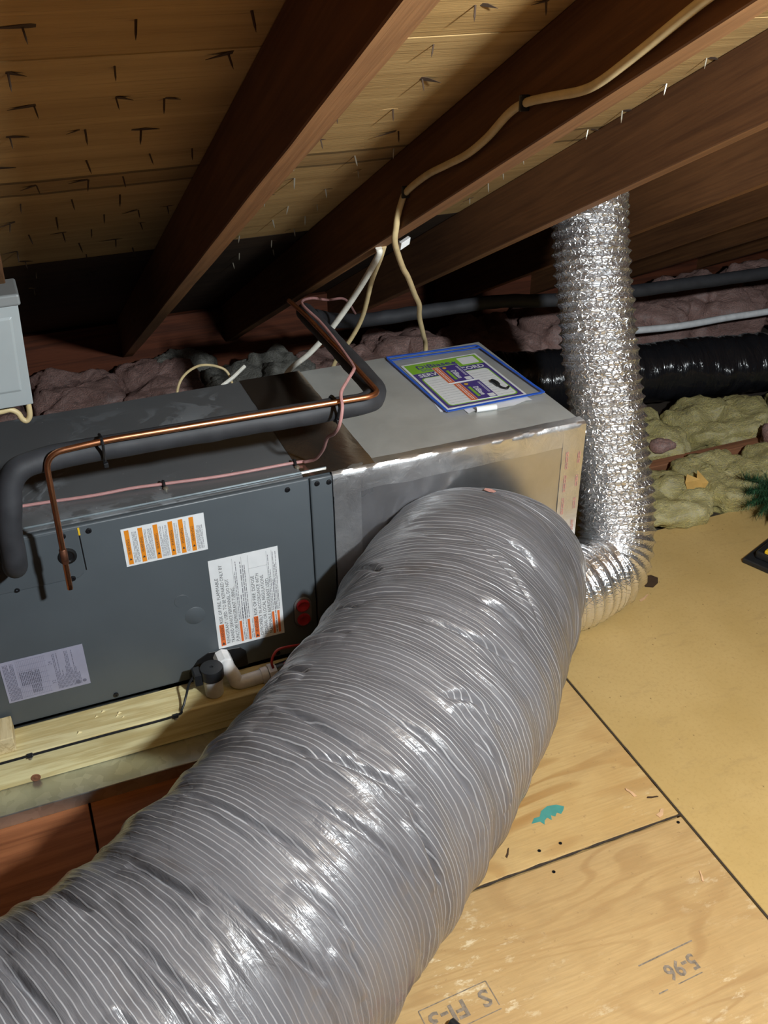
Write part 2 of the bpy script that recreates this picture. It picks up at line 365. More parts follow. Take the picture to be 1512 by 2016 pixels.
JOINED = {'lettering', 'bar_lettering', 'fine_print', 'tape_print', 'table_print', 'stamp', 'ruled_lines', 'title', 'header_lettering', 'stem'}
class MB:
    """collects shapes in world coordinates; build() links them as one mesh object"""
    def __init__(s): s.v = []; s.f = []; s.uv = None
    def add(s, vs, fs):
        k = len(s.v); s.v += [tuple(v) for v in vs]; s.f += [tuple(i + k for i in f) for f in fs]; return s
    def box(s, a, b):
        x0, y0, z0 = a; x1, y1, z1 = b
        return s.add([(x0, y0, z0), (x1, y0, z0), (x1, y1, z0), (x0, y1, z0), (x0, y0, z1), (x1, y0, z1), (x1, y1, z1), (x0, y1, z1)],
                     [(0, 3, 2, 1), (4, 5, 6, 7), (0, 1, 5, 4), (1, 2, 6, 5), (2, 3, 7, 6), (3, 0, 4, 7)])
    def obox(s, c, ex, ey, ez):
        c, ex, ey, ez = map(Vector, (c, ex, ey, ez)); vs = []
        for k in (-1, 1):
            for a, b in ((-1, -1), (1, -1), (1, 1), (-1, 1)): vs.append(c + ex * a + ey * b + ez * k)
        return s.add(vs, [(0, 3, 2, 1), (4, 5, 6, 7), (0, 1, 5, 4), (1, 2, 6, 5), (2, 3, 7, 6), (3, 0, 4, 7)])
    def tube(s, path, r, n=12, caps=True):
        P = [Vector(p) for p in path]; m = len(P); rs = r if isinstance(r, (list, tuple)) else [r] * m
        k = len(s.v); up = None
        for i in range(m):
            t = (P[min(i + 1, m - 1)] - P[max(i - 1, 0)]).normalized()
            if up is None:
                up = Vector((0, 0, 1)) if abs(t.z) < 0.9 else Vector((0, 1, 0))
            up = (up - t * up.dot(t)).normalized(); sd = t.cross(up)
            for j in range(n):
                a = 2 * PI * j / n; s.v.append(tuple(P[i] + (up * math.cos(a) + sd * math.sin(a)) * rs[i]))
        for i in range(m - 1):
            for j in range(n):
                a = k + i * n + j; b = k + i * n + (j + 1) % n
                s.f.append((a, b, b + n, a + n))
        if caps:
            s.f.append(tuple(k + j for j in range(n))[::-1]); s.f.append(tuple(k + (m - 1) * n + j for j in range(n)))
        return s
    def lathe(s, c, axis, prof, n=24):
        """prof: list of (distance along axis, radius)"""
        ax = Vector(axis).normalized(); c = Vector(c)
        return s.tube_prof([c + ax * d for d, _ in prof], ax, [r for _, r in prof], n)
    def tube_prof(s, P, t, rs, n):
        up = Vector((0, 0, 1)) if abs(t.z) < 0.9 else Vector((0, 1, 0)); up = (up - t * up.dot(t)).normalized(); sd = t.cross(up); k = len(s.v); m = len(P)
        for i in range(m):
            for j in range(n):
                a = 2 * PI * j / n; s.v.append(tuple(P[i] + (up * math.cos(a) + sd * math.sin(a)) * max(rs[i], 1e-5)))
        for i in range(m - 1):
            for j in range(n):
                a = k + i * n + j; b = k + i * n + (j + 1) % n; s.f.append((a, b, b + n, a + n))
        s.f.append(tuple(k + j for j in range(n))[::-1]); s.f.append(tuple(k + (m - 1) * n + j for j in range(n)))
        return s
    def flat(s, pts2, o, ex, ey, h):
        """extruded polygon: pts2 in (ex, ey) from origin o, thickness h along ex x ey"""
        o, ex, ey = Vector(o), Vector(ex), Vector(ey); nz = ex.cross(ey).normalized() * h; n = len(pts2)
        b = [o + ex * x + ey * y for x, y in pts2]; t = [p + nz for p in b]
        fs = [tuple(range(n, 2 * n)), tuple(range(n))[::-1]] + [(i, (i + 1) % n, n + (i + 1) % n, n + i) for i in range(n)]
        return s.add(b + t, fs)
    def rect(s, x0, y0, x1, y1, o, ex, ey, h): return s.flat([(x0, y0), (x1, y0), (x1, y1), (x0, y1)], o, ex, ey, h)
    def build(s, name, mat, parent=None, bevel=0.0, seg=2, smooth=False, normals=True):
        if parent is None:
            a = np.array(s.v); org = Vector(((a[:, 0].min() + a[:, 0].max()) / 2, (a[:, 1].min() + a[:, 1].max()) / 2, a[:, 2].min()))
        else: org = root_loc(parent)
        me = bpy.data.meshes.new(name)
        me.from_pydata([(v[0] - org.x, v[1] - org.y, v[2] - org.z) for v in s.v], [], s.f)
        if normals or bevel:
            bm = bmesh.new(); bm.from_mesh(me)
            if normals: bmesh.ops.recalc_face_normals(bm, faces=bm.faces)
            if bevel: bmesh.ops.bevel(bm, geom=list(bm.edges), offset=bevel, segments=seg, affect='EDGES', profile=0.5, clamp_overlap=True)
            bm.to_mesh(me); bm.free()
        if smooth:
            me.polygons.foreach_set('use_smooth', [True] * len(me.polygons))
            try: me.set_sharp_from_angle(angle=math.radians(42))
            except Exception: pass
        me.materials.append(MAT[mat] if isinstance(mat, str) else mat)
        o = bpy.data.objects.new(name, me); link(o)
        if name in JOINED: o['kind'] = 'stuff'
        if parent is None: o.location = org
        else: o.parent = parent
        return o

def smooth_path(pts, n=8):
    P = [Vector(p) for p in pts]; P = [2 * P[0] - P[1]] + P + [2 * P[-1] - P[-2]]; out = []
    for i in range(1, len(P) - 2):
        a, b, c, d = P[i - 1:i + 3]
        for k in range(n):
            t = k / n; out.append(0.5 * (2 * b + (c - a) * t + (2 * a - 5 * b + 4 * c - d) * t * t + (3 * b - a - 3 * c + d) * t ** 3))
    out.append(P[-2]); return out

def fillet(pts, r, n=8):
    """polyline with rounded corners"""
    P = [Vector(p) for p in pts]; out = [P[0]]
    for i in range(1, len(P) - 1):
        a = (P[i - 1] - P[i]); b = (P[i + 1] - P[i]); rr = min(r, a.length * 0.48, b.length * 0.48)
        p0 = P[i] + a.normalized() * rr; p1 = P[i] + b.normalized() * rr
        for k in range(n + 1):
            t = k / n; out.append(p0 * (1 - t) ** 2 + P[i] * 2 * t * (1 - t) + p1 * t * t)
    out.append(P[-1]); return out

def dense(path, step):
    out = [Vector(path[0])]
    for a, b in zip(path[:-1], path[1:]):
        a, b = Vector(a), Vector(b); k = max(1, int((b - a).length / step))
        out += [a.lerp(b, i / k) for i in range(1, k + 1)]
    return out

def vnoise(u, v, seed, pv=None):
    """2d value noise on numpy arrays, optionally periodic in v"""
    r = np.random.default_rng(seed); tab = r.random((256, 256))
    iu = np.floor(u).astype(int); iv = np.floor(v).astype(int); fu = u - iu; fv = v - iv
    fu = fu * fu * (3 - 2 * fu); fv = fv * fv * (3 - 2 * fv)
    w = (lambda x: x % pv) if pv else (lambda x: x % 256)
    a = tab[iu % 256, w(iv)]; b = tab[(iu + 1) % 256, w(iv)]; c = tab[iu % 256, w(iv + 1)]; d = tab[(iu + 1) % 256, w(iv + 1)]
    return (a * (1 - fu) + b * fu) * (1 - fv) + (c * (1 - fu) + d * fu) * fv - 0.5

def swept(ctrl, ds, na, disp, zmin=None):
    """tube along control points (x, y, z, radius); disp(s, theta, r) -> radial offset. returns verts, faces, uv"""
    P = np.array(ctrl, float); P = np.vstack([2 * P[0] - P[1], P, 2 * P[-1] - P[-2]]); S = []
    for i in range(1, len(P) - 2):
        a, b, c, d = P[i - 1:i + 3]
        for t in np.linspace(0, 1, 40, endpoint=False):
            S.append(0.5 * (2 * b + (c - a) * t + (2 * a - 5 * b + 4 * c - d) * t * t + (3 * b - a - 3 * c + d) * t ** 3))
    S.append(P[-2]); S = np.array(S)
    L = np.r_[0, np.cumsum(np.linalg.norm(np.diff(S[:, :3], axis=0), axis=1))]
    n = int(L[-1] / ds); s = np.linspace(0, L[-1], n)
    Q = np.stack([np.interp(s, L, S[:, k]) for k in range(4)], 1)
    ker = np.ones(9) / 9
    t = np.gradient(Q[:, :3], axis=0); t = np.stack([np.convolve(np.pad(t[:, k], 4, 'edge'), ker, 'valid') for k in range(3)], 1)
    t /= np.linalg.norm(t, axis=1)[:, None]
    up = np.tile([0, 0, 1.0], (n, 1))
    if abs(t[:, 2]).max() > 0.9:      # vertical stretch: carry the frame along instead
        u = np.array([0, 1.0, 0]) if abs(t[0, 2]) > 0.7 else np.array([0, 0, 1.0])
        for i in range(n): u = u - t[i] * (u @ t[i]); u /= np.linalg.norm(u); up[i] = u
        side = np.cross(t, up)
    else:
        side = np.cross(t, up); side /= np.linalg.norm(side, axis=1)[:, None]; up = np.cross(side, t)
    th = np.linspace(-PI, PI, na, endpoint=False)
    sg, tg = np.meshgrid(s, th, indexing='ij'); rg = np.repeat(Q[:, 3:4], na, 1)
    rg2 = rg + disp(sg, tg, rg)
    V = Q[:, None, :3] + rg2[..., None] * (np.cos(tg)[..., None] * up[:, None] + np.sin(tg)[..., None] * side[:, None])
    V = V.reshape(-1, 3)
    if zmin is not None: V[:, 2] = np.maximum(V[:, 2], zmin)
    i = np.arange(n - 1)[:, None] * na; j = np.arange(na)[None, :]; j2 = (j + 1) % na
    F = np.stack([i + j, i + j2, i + na + j2, i + na + j], -1).reshape(-1, 4)
    U = np.stack([np.repeat(s, na), np.tile(th, n) * 0.24], 1)
    lu = U[F.reshape(-1)].reshape(-1, 4, 2).copy()
    seam = (np.tile(np.arange(na), n - 1) == na - 1)
    lu[seam, 1, 1] += 2 * PI * 0.24; lu[seam, 2, 1] += 2 * PI * 0.24
    return V, F, lu.reshape(-1, 2), Q, t, up, side

def grid_obj(name, V, F, UV, mat, parent):
    org = np.array(root_loc(parent)); me = bpy.data.meshes.new(name)
    me.vertices.add(len(V)); me.vertices.foreach_set('co', (V - org).astype(np.float32).ravel())
    me.loops.add(F.size); me.loops.foreach_set('vertex_index', F.astype(np.int32).ravel())
    me.polygons.add(len(F)); me.polygons.foreach_set('loop_start', np.arange(0, F.size, 4, dtype=np.int32))
    try: me.polygons.foreach_set('loop_total', np.full(len(F), 4, dtype=np.int32))
    except Exception: pass
    me.update(calc_edges=True)
    uvl = me.uv_layers.new(name='uv'); uvl.data.foreach_set('uv', UV.astype(np.float32).ravel())
    me.polygons.foreach_set('use_smooth', [True] * len(F)); me.materials.append(MAT[mat]); me.validate()
    o = bpy.data.objects.new(name, me); link(o); o.parent = parent; return o

def text_geo(body, size, align='LEFT', bold=0.0):
    cu = bpy.data.curves.new('txt', 'FONT'); cu.body = body; cu.size = size; cu.align_x = align; cu.resolution_u = 2; cu.offset = bold
    ob = bpy.data.objects.new('txt', cu); me = ob.to_mesh()
    vs_ = [tuple(v.co[:2]) for v in me.vertices]; fs = [tuple(p.vertices) for p in me.polygons]
    ob.to_mesh_clear(); bpy.data.objects.remove(ob); bpy.data.curves.remove(cu); return vs_, fs
def text_on(mb, body, size, at2, o, ex, ey, h, width=None, align='LEFT', bold=0.0):
    vs_, fs = text_geo(body, size, align, bold)
    if not vs_: return
    o, ex, ey = Vector(o), Vector(ex), Vector(ey); nz = ex.cross(ey).normalized() * h; k = 1.0
    if width:
        w = max(v[0] for v in vs_) - min(v[0] for v in vs_); k = width / w
    mb.add([o + ex * (at2[0] + v[0] * k) + ey * (at2[1] + v[1]) + nz for v in vs_], fs)
def fine_print(mb, x0, x1, y0, y1, rows, o, ex, ey, h, fill=0.8, thick=0.42):
    """rows of tiny unreadable words, running along ex"""
    dy = (y1 - y0) / rows
    for r in range(rows):
        y = y1 - dy * (r + 0.5); x = x0; end = x1 if random.random() < fill else x0 + (x1 - x0) * random.uniform(0.3, 0.9)
        while x < end:
            w = random.uniform(1.2, 4.0) * dy
            mb.rect(x, y - dy * thick / 2, min(x + w, end), y + dy * thick / 2, o, ex, ey, h); x += w + dy * 0.5

def blob(name, c, size, mat, parent=None, seed=0, amp=0.25, freq=6.0, e=0.55, nu=72, nv=40, flat=True):
    """lumpy batt: noisy superellipsoid"""
    mb = MB(); rx, ry, rz = size; vs_ = []; off = Vector((seed * 3.1, seed * 1.7, seed * 0.9))
    pw = lambda x: math.copysign(abs(x) ** e, x)
    for i in range(nv + 1):
        ph = -PI / 2 + PI * i / nv
        for j in range(nu):
            a = 2 * PI * j / nu
            d = Vector((pw(math.cos(ph)) * pw(math.cos(a)) * rx, pw(math.cos(ph)) * pw(math.sin(a)) * ry, pw(math.sin(ph)) * rz))
            q = d * freq + off
            k = mnoise.fractal(q, 0.95, 2.1, 6) * amp + mnoise.turbulence(q * 2.5, 3, True) * amp * 0.22
            m = min(rx, ry, rz); nn = Vector((d.x / rx, d.y / ry, d.z / rz)).normalized()
            p = d + nn * k * m
            if flat: p.z = max(p.z, -rz * 0.92)
            vs_.append((c[0] + p.x, c[1] + p.y, c[2] + p.z))
    fs = [(i * nu + j, i * nu + (j + 1) % nu, (i + 1) * nu + (j + 1) % nu, (i + 1) * nu + j) for i in range(nv) for j in range(nu)]
    mb.add(vs_, fs); ob_ = mb.build(name, mat, parent, smooth=False, normals=True)
    ob_.data.polygons.foreach_set('use_smooth', [True] * len(ob_.data.polygons)); return ob_

# ------------------------------------------------------------------ setting: floor
floor = MB().box((-3.0, -3.2, -0.10), (4.2, 2.1, -0.020)).build('floor', 'subfloor'); tag(floor, kind='structure')
PT = -0.0195
def panel(x0, y0, x1, y1, mat, rot=0, z=0.0):
    return MB().box((x0, y0, PT), (x1, y1, z)).build('floor_panel', mat, floor, bevel=0.0012, seg=1)
pa = panel(-0.16, -0.6655, 0.4665, 0.62, 'ply_a')
pb = panel(-0.56, -3.1, 0.4665, -0.6735, 'ply_b')
pc = panel(0.4725, -3.1, 4.1, 0.215, 'particle')
pl1 = panel(-0.607, -0.667, -0.164, 0.62, 'warm_shade_ply')
pl2 = panel(-2.95, -0.667, -0.612, 0.62, 'warm_shade_ply')
pl3 = panel(-2.95, -3.1, -0.565, -0.672, 'warm_shade_ply')

# marks on the floor panels
st = MB(); O = (-0.047, -0.838, 0.0003); ex, ey = (-1, -0.05, 0), (0.05, -1, 0)
text_on(st, 'S', 0.042, (0.006, 0.012), O, ex, ey, 0.0003, bold=0.0009); text_on(st, 'FI-3', 0.042, (0.048, 0.012), O, ex, ey, 0.0003, 0.066, bold=0.0009)
st.rect(0, 0.052, 0.125, 0.0535, O, ex, ey, 0.0003).rect(0, -0.001, 0.125, 0.0008, O, ex, ey, 0.0003)
st.rect(-0.0010, 0, 0.0008, 0.046, O, ex, ey, 0.0003).rect(0.124, 0, 0.1258, 0.052, O, ex, ey, 0.0003)
st.build('stamp', 'stamp', pb, normals=False)
st = MB(); O = (0.322, -0.905, 0.0003)
text_on(st, '5-96', 0.040, (0.022, 0.020), O, ex, ey, 0.0003, 0.062, bold=0.0009)
st.rect(0.005, 0.0, 0.118, 0.0026, O, ex, ey, 0.0003).rect(0.028, 0.055, 0.078, 0.0568, O, ex, ey, 0.0003).rect(0.100, 0.055, 0.118, 0.0572, O, ex, ey, 0.0003)
st.build('stamp', 'stamp', pb, normals=False)
# dirt packed in the joints
def joint(p0, p1, w, name='joint_dirt'):
    m = MB(); p0, p1 = Vector(p0), Vector(p1); d = (p1 - p0).normalized(); n2 = Vector((-d.y, d.x, 0)); k = 160
    for i in range(k + 1):
        q = p0.lerp(p1, i / k); a = w * (0.75 + 0.9 * mnoise.noise(q * 30)); b = w * (0.75 + 0.9 * mnoise.noise(q * 30 + Vector((9, 9, 9))))
        m.v += [tuple(q - n2 * a), tuple(q + n2 * b)]
    for i in range(k): m.f.append((2 * i, 2 * i + 2, 2 * i + 3, 2 * i + 1))
    return m.build(name, 'subfloor', floor, normals=True)
joint((-0.16, -0.6695, 0.0003), (0.4665, -0.6695, 0.0003), 0.0030)
joint((0.4695, -1.4, 0.0003), (0.4695, 0.2, 0.0003), 0.0021)
tp = MB()
tp.flat([(0, 0), (0.012, 0.010), (0.024, 0.009), (0.034, 0.020), (0.052, 0.026), (0.070, 0.022), (0.082, 0.012), (0.075, 0.004), (0.066, -0.002), (0.060, 0.004), (0.052, -0.003),
         (0.046, 0.003), (0.041, -0.008), (0.036, 0.001), (0.028, -0.003), (0.022, -0.012), (0.018, -0.002)], (0.186, -0.578, 0.0002), (1, 0.02, 0), (-0.05, 1, 0), 0.0003)
tp.build('paint_smear', 'teal', pa)
def floor_screw(x, y, par):
    MB().lathe((x, y, -0.001), (0, 0, 1), [(0, 0.0034), (0.0016, 0.0034), (0.0018, 0.0015), (0.0010, 0.0012)], 12).build('screw', 'screw', par)
for x, y, par in ((0.168, -0.640, pa), (0.169, -0.692, pb), (0.452, -0.684, pb), (0.214, -0.640, pa)): floor_screw(x, y, par)
def chip(x, y, l, w, a, mat, label, cat='wood chip', z=0.0004):
    c, s_ = math.cos(a), math.sin(a)
    m = MB(); m.flat([(-l, -w * 0.5), (-l * 0.2, -w), (l, -w * 0.2), (l * 0.7, w * 0.6), (0, w * 0.4), (-l * 0.8, w)], (x, y, z), (c, s_, 0.05), (-s_, c, 0.0), 0.0018)
    return tag(m.build('wood_chip', mat), label, cat)
chip(0.409, -0.585, 0.014, 0.004, 1.9, 'chip', 'pinkish splinter of wood lying on the yellow plywood near the board joint')
chip(0.443, -0.612, 0.012, 0.0022, -0.3, 'splinter', 'thin dark splinter on the plywood by the corner of the joint')
chip(0.434, -0.652, 0.012, 0.006, 0.6, 'chip', 'rough brown chip at the end of the plywood joint')
chip(0.110, -0.622, 0.012, 0.0022, 0.9, 'splinter', 'thin dark splinter beside the grey duct above the plywood joint')
chip(0.415, -0.804, 0.013, 0.002, 1.2, 'chip', 'pale sliver on the tan plywood near the long board joint')
chip(0.815, -0.045, 0.020, 0.004, 0.4, 'chip', 'brown scrap on the particle board under the silver duct elbow')
# rough hole in the particle board beside the silver duct
MB().flat([(-.022, -.02), (-.004, -.03), (.02, -.018), (.034, .002), (.024, .02), (.004, .022), (-.014, .012)], (0.868, 0.015, 0.0003), (1, 0, 0), (0, 1, 0), 0.0004).build('knocked_hole', 'splinter', pc)

# ------------------------------------------------------------------ setting: roof sheathing, eave, gables
A0 = 1.03; SH = 0.145           # rafter underside: z = A0 - y/2 ; sheathing underside SH above it
def roof_slab(y0, y1, x0, x1, off, th):
    m = MB(); vs_ = []
    for z in (0, th):
        for x, y in ((x0, y0), (x1, y0), (x1, y1), (x0, y1)): vs_.append((x, y, A0 + off - 0.5 * y + z))
    return m.add(vs_, [(0, 1, 2, 3), (7, 6, 5, 4), (0, 4, 5, 1), (1, 5, 6, 2), (2, 6, 7, 3), (3, 7, 4, 0)])
ceiling = roof_slab(-3.2, 2.15, -3.0, 4.2, SH + 0.016, 0.02).build('ceiling', 'roofback'); tag(ceiling, kind='structure')
def sheet(y0, y1, x0, x1, mat):
    # built with its own origin on the joint line, so the grain follows the sheet
    o = roof_slab(y0 + 0.002, y1 - 0.002, x0 + 0.0015, x1 - 0.0015, SH, 0.0155)
    return o.build('sheathing_panel', mat, ceiling)
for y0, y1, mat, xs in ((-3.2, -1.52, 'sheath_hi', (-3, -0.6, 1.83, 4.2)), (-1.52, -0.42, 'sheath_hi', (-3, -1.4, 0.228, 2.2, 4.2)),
                        (-0.42, 0.67, 'sheath', (-3, -0.57, 1.07, 4.2)), (0.67, 2.15, 'sheath_low', (-3, -1.4, 0.6, 2.8, 4.2))):
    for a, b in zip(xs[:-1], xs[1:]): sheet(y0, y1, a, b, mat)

# shift the texture origin of the roof plywood: object coordinates are relative to the ceiling base
ROFF = ceiling.location
wall_back = MB().box((-3.0, 1.80, -0.02), (4.2, 1.84, 0.262)).build('wall_back', 'eave'); tag(wall_back, kind='structure')
wl = MB().add([(-3.0, -3.2, -0.02), (-3.0, 2.1, -0.02), (-3.0, 2.1, 0.12), (-3.0, -3.2, 2.77), (-2.97, -3.2, -0.02), (-2.97, 2.1, -0.02), (-2.97, 2.1, 0.12), (-2.97, -3.2, 2.77)],
              [(0, 1, 2, 3), (7, 6, 5, 4), (0, 4, 5, 1), (1, 5, 6, 2), (2, 6, 7, 3), (3, 7, 4, 0)]).build('wall_left', 'wall'); tag(wl, kind='structure')
wr = MB().add([(4.17, -3.2, -0.02), (4.17, 2.1, -0.02), (4.17, 2.1, 0.12), (4.17, -3.2, 2.77), (4.2, -3.2, -0.02), (4.2, 2.1, -0.02), (4.2, 2.1, 0.12), (4.2, -3.2, 2.77)],
              [(0, 1, 2, 3), (7, 6, 5, 4), (0, 4, 5, 1), (1, 5, 6, 2), (2, 6, 7, 3), (3, 7, 4, 0)]).build('wall_right', 'wall'); tag(wr, kind='structure')

# roofing nails poking through, each with a torn splinter of veneer
def shared(mb, name, mat):
    me = bpy.data.meshes.new(name); me.from_pydata(mb.v, [], mb.f); me.materials.append(MAT[mat]); return me
nm = MB().lathe((0, 0, 0.002), (0, 0, -1), [(0, 0.0016), (0.015, 0.0014), (0.021, 0.0002)], 6)
nail_l = shared(nm, 'nail', 'nail'); nail_d = shared(nm, 'nail', 'darknail')
sp = MB().flat([(-0.022, 0), (-0.006, -0.0035), (0.004, -0.005), (0.020, -0.0005), (0.004, 0.002), (-0.008, 0.0015)], (0, 0, -0.0004), (1, 0, 0), (0, 1, -0.5), 0.0005)
spl_d = shared(sp, 'splinter', 'splinter'); spl_l = shared(sp, 'splinter', 'splinter_l')
RAFX = [-1.01, -0.588, -0.205, 0.182, 0.597, 1.05, 1.50, 1.93, 2.35, 2.78, 3.20]
def put(me, name, loc, rz=0.0, rx=0.0, sc=1.0):
    o = bpy.data.objects.new(name, me); link(o); o.parent = ceiling; o.location = Vector(loc) - ROFF
    o.rotation_euler = (rx, random.uniform(-0.25, 0.25), rz); o.scale = (sc, sc, sc)
def in_rafter(x): return any(rx - 0.012 < x < rx + 0.05 for rx in RAFX)
cnt = 0
yy = -0.74
while yy < 1.05:
    x = -0.56 + random.random() * 0.08
    while x < 0.62 and cnt < 165:
        if not in_rafter(x):
            y = yy + random.uniform(-0.012, 0.012); z = A0 + SH - 0.5 * y
            lightn = x > 0.23 or (y > 0.0 and x > -0.2)
            put(nail_l if lightn else nail_d, 'nail', (x, y, z), 0, random.uniform(-0.35, 0.2), random.uniform(0.8, 1.25)); cnt += 1
            if random.random() < 0.6: put(spl_d if random.random() < 0.85 else spl_l, 'splinter', (x + random.uniform(-0.01, 0.01), y, z), random.uniform(-0.10, 0.10), 0, random.uniform(0.6, 1.6))
        x += random.uniform(0.055, 0.15)
    yy += 0.114

# ------------------------------------------------------------------ rafters
RLAB = [None, 'rafter end showing above the grey enclosure at the left edge', 'dark rafter left of the copper pipe with its lit orange underside',
        'rafter carrying the cream cable, dark side facing left', 'broad brown rafter just in front of the silver duct top',
        'second rafter right of the silver duct, below the broad brown one', 'third rafter to the right, seen under two nearer rafters',
        'fourth rafter to the right, dim and low over the pink insulation',
        'fifth rafter right of the silver duct, low in the dark', 'sixth rafter right of the silver duct, far in the dark', 'rightmost rafter at the far gable end']
RL = 5.14
for i, x in enumerate(RAFX):
    dep = 0.145 * 0.894
    me = bpy.data.meshes.new('rafter'); bm = bmesh.new(); bmesh.ops.create_cube(bm, size=1.0)
    for v in bm.verts: v.co = Vector(((v.co.x + 0.5) * RL, v.co.y * 0.038, (v.co.z + 0.5) * dep * 0.999))
    bmesh.ops.subdivide_edges(bm, edges=[e for e in bm.edges if abs(e.verts[0].co.x - e.verts[1].co.x) > 1], cuts=40)
    for v in bm.verts:
        if v.co.z < 0.01: v.co.y += 0.0016 * mnoise.noise(Vector((v.co.x * 5, v.co.y * 30, i * 3.0)))
    bmesh.ops.recalc_face_normals(bm, faces=bm.faces)
    bmesh.ops.bevel(bm, geom=[e for e in bm.edges if len(e.link_faces) == 2 and e.calc_face_angle() > 1], offset=0.002, segments=1, affect='EDGES')
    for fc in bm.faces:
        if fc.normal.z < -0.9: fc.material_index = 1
    bm.to_mesh(me); bm.free(); me.materials.append(MAT['rafter']); me.materials.append(MAT['rafter_bounce'])
    o = bpy.data.objects.new('rafter', me); link(o)
    ys = -2.75
    o.rotation_euler = (math.atan(0.5), 0, 0)
    o.rotation_euler = Matrix(((0, 1, 0), (0.894427, 0, 0.447214), (-0.447214, 0, 0.894427))).to_euler() if False else Matrix(((0, -1, 0), (0.894427, 0, 0.447214), (-0.447214, 0, 0.894427))).to_euler()
    o.location = (x + 0.019, ys, A0 - 0.5 * ys + 0.0002)
    lab = RLAB[i] or ('rafter left of the frame above the left floor' if i == 0 else 'far rafter over the right-hand end of the attic')
    tag(o, lab, 'rafter', 'roof rafters')

# ------------------------------------------------------------------ air handler
ah = thing('air_handler', 'dark slate-grey air handler cabinet lying on wooden sleepers, warning labels on front', 'air handler', (-0.6, 0.27, 0.081))
XL = -1.28
body = MB().box((XL, 0.018, 0.081), (-0.0015, 0.54, T)).build('cabinet', 'cabtop', ah, bevel=0.003)
MB().box((XL, 0.012, 0.083), (-0.003, 0.0175, T - 0.001)).build('front_shell', 'panel', ah)
MB().box((XL, 0.030, T + 0.0002), (-0.004, 0.034, T + 0.0040)).build('top_flange', 'edge', ah, bevel=0.001, seg=1)
fp = MB().box((XL, 0.0, 0.083), (-0.0525, 0.0115, T + 0.002)).build('front_panel', 'panel', ah, bevel=0.004, seg=3, smooth=True)
ep = MB().box((-0.0505, 0.0, 0.083), (-0.002, 0.0115, T - 0.001)).build('end_panel', 'panel', ah, bevel=0.004, seg=3, smooth=True)
# access plate for the refrigerant lines
plate = MB().flat([(XL, 0.412), (-0.535, 0.412), (-0.524, 0.420), (-0.5215, 0.432), (-0.5215, 0.523), (XL, 0.523)], (0, -0.0002, 0), (1, 0, 0), (0, 0, 1), 0.0025).build('access_plate', 'panel', ah, bevel=0.001, seg=1)
MB().box((-0.5195, -0.0012, 0.425), (-0.5175, -0.0002, 0.505)).build('slot', 'hole', ah)
MB().box((-0.5200, -0.0012, 0.506), (-0.5165, -0.0002, 0.523)).build('yellow_tag', 'yellowplastic', ah)
MB().lathe((-0.548, -0.0026, 0.467), (0, -1, 0), [(0, 0.0175), (0.003, 0.0175), (0.004, 0.013), (0.002, 0.010)], 20).build('line_grommet', 'hole', plate)
def panel_screw(x, z, par=ah, y=-0.0):
    s = MB().lathe((x, y, z), (0, -1, 0), [(-0.0005, 0.0056), (0.0026, 0.0056), (0.0032, 0.0042), (0.0032, 0.0016), (0.0014, 0.0014)], 10).build('screw', 'screw', par, smooth=True)
for x, z in ((-0.5485, 0.529), (-0.500, 0.512), (-0.547, 0.414), (-0.652, 0.414), (-0.512, 0.096), (-0.036, 0.512), (-0.010, 0.510), (-0.10, 0.512), (-0.9, 0.096), (-0.15, 0.096)):
    panel_screw(x, min(z, 0.513), ah, -0.0028 if x < -0.53 and z > 0.41 and z < 0.53 and x > -0.6 else 0)
# round knock-outs pressed in the panel
for x, z, r in ((-0.345, 0.297, 0.016), (-0.322, 0.252, 0.022)):
    MB().lathe((x, 0.0, z), (0, -1, 0), [(0, r), (0.0007, r * 0.96), (0.0007, 0.0)], 28).build('knockout', 'panel', ah, smooth=True)
# red plugged ports
port = MB().flat([(0.020 * math.cos(a) , 0.020 * math.sin(a) + (0.019 if math.sin(a) > 0 else -0.019)) for a in [2 * PI * (k + 0.5) / 24 for k in range(24)]], (-0.0855, -0.0002, 0.194), (1, 0, 0), (0, 0, 1), 0.004).build('port_plate', 'greyplastic', ah, bevel=0.0012, seg=2)
for z in (0.213, 0.175):
    MB().lathe((-0.0855, -0.004, z), (0, -1, 0), [(0, 0.0155), (0.005, 0.0150), (0.006, 0.012), (0.003, 0.008), (0.0025, 0.0)], 20).build('plug', 'redplug', port, smooth=True)
# drain recess
MB().flat([(-0.352, 0.083), (-0.352, 0.104), (-0.330, 0.133), (-0.305, 0.146), (-0.235, 0.139), (-0.222, 0.125), (-0.220, 0.083)], (0, -0.0002, 0), (1, 0, 0), (0, 0, 1), 0.0018).build('drain_recess', 'hole', ah, bevel=0.0008, seg=1)

# --- warning labels (reading direction is upwards: +Z, line feed towards +X)
EX, EY = (0, 0, 1), (-1, 0, 0)
def label_base(name, x0, x1, z0, z1, mat, lab):
    o = MB().box((x0, -0.0011, z0), (x1, -0.0001, z1)).build(name, mat, ah); o['label'] = lab; return o
h = 0.0002
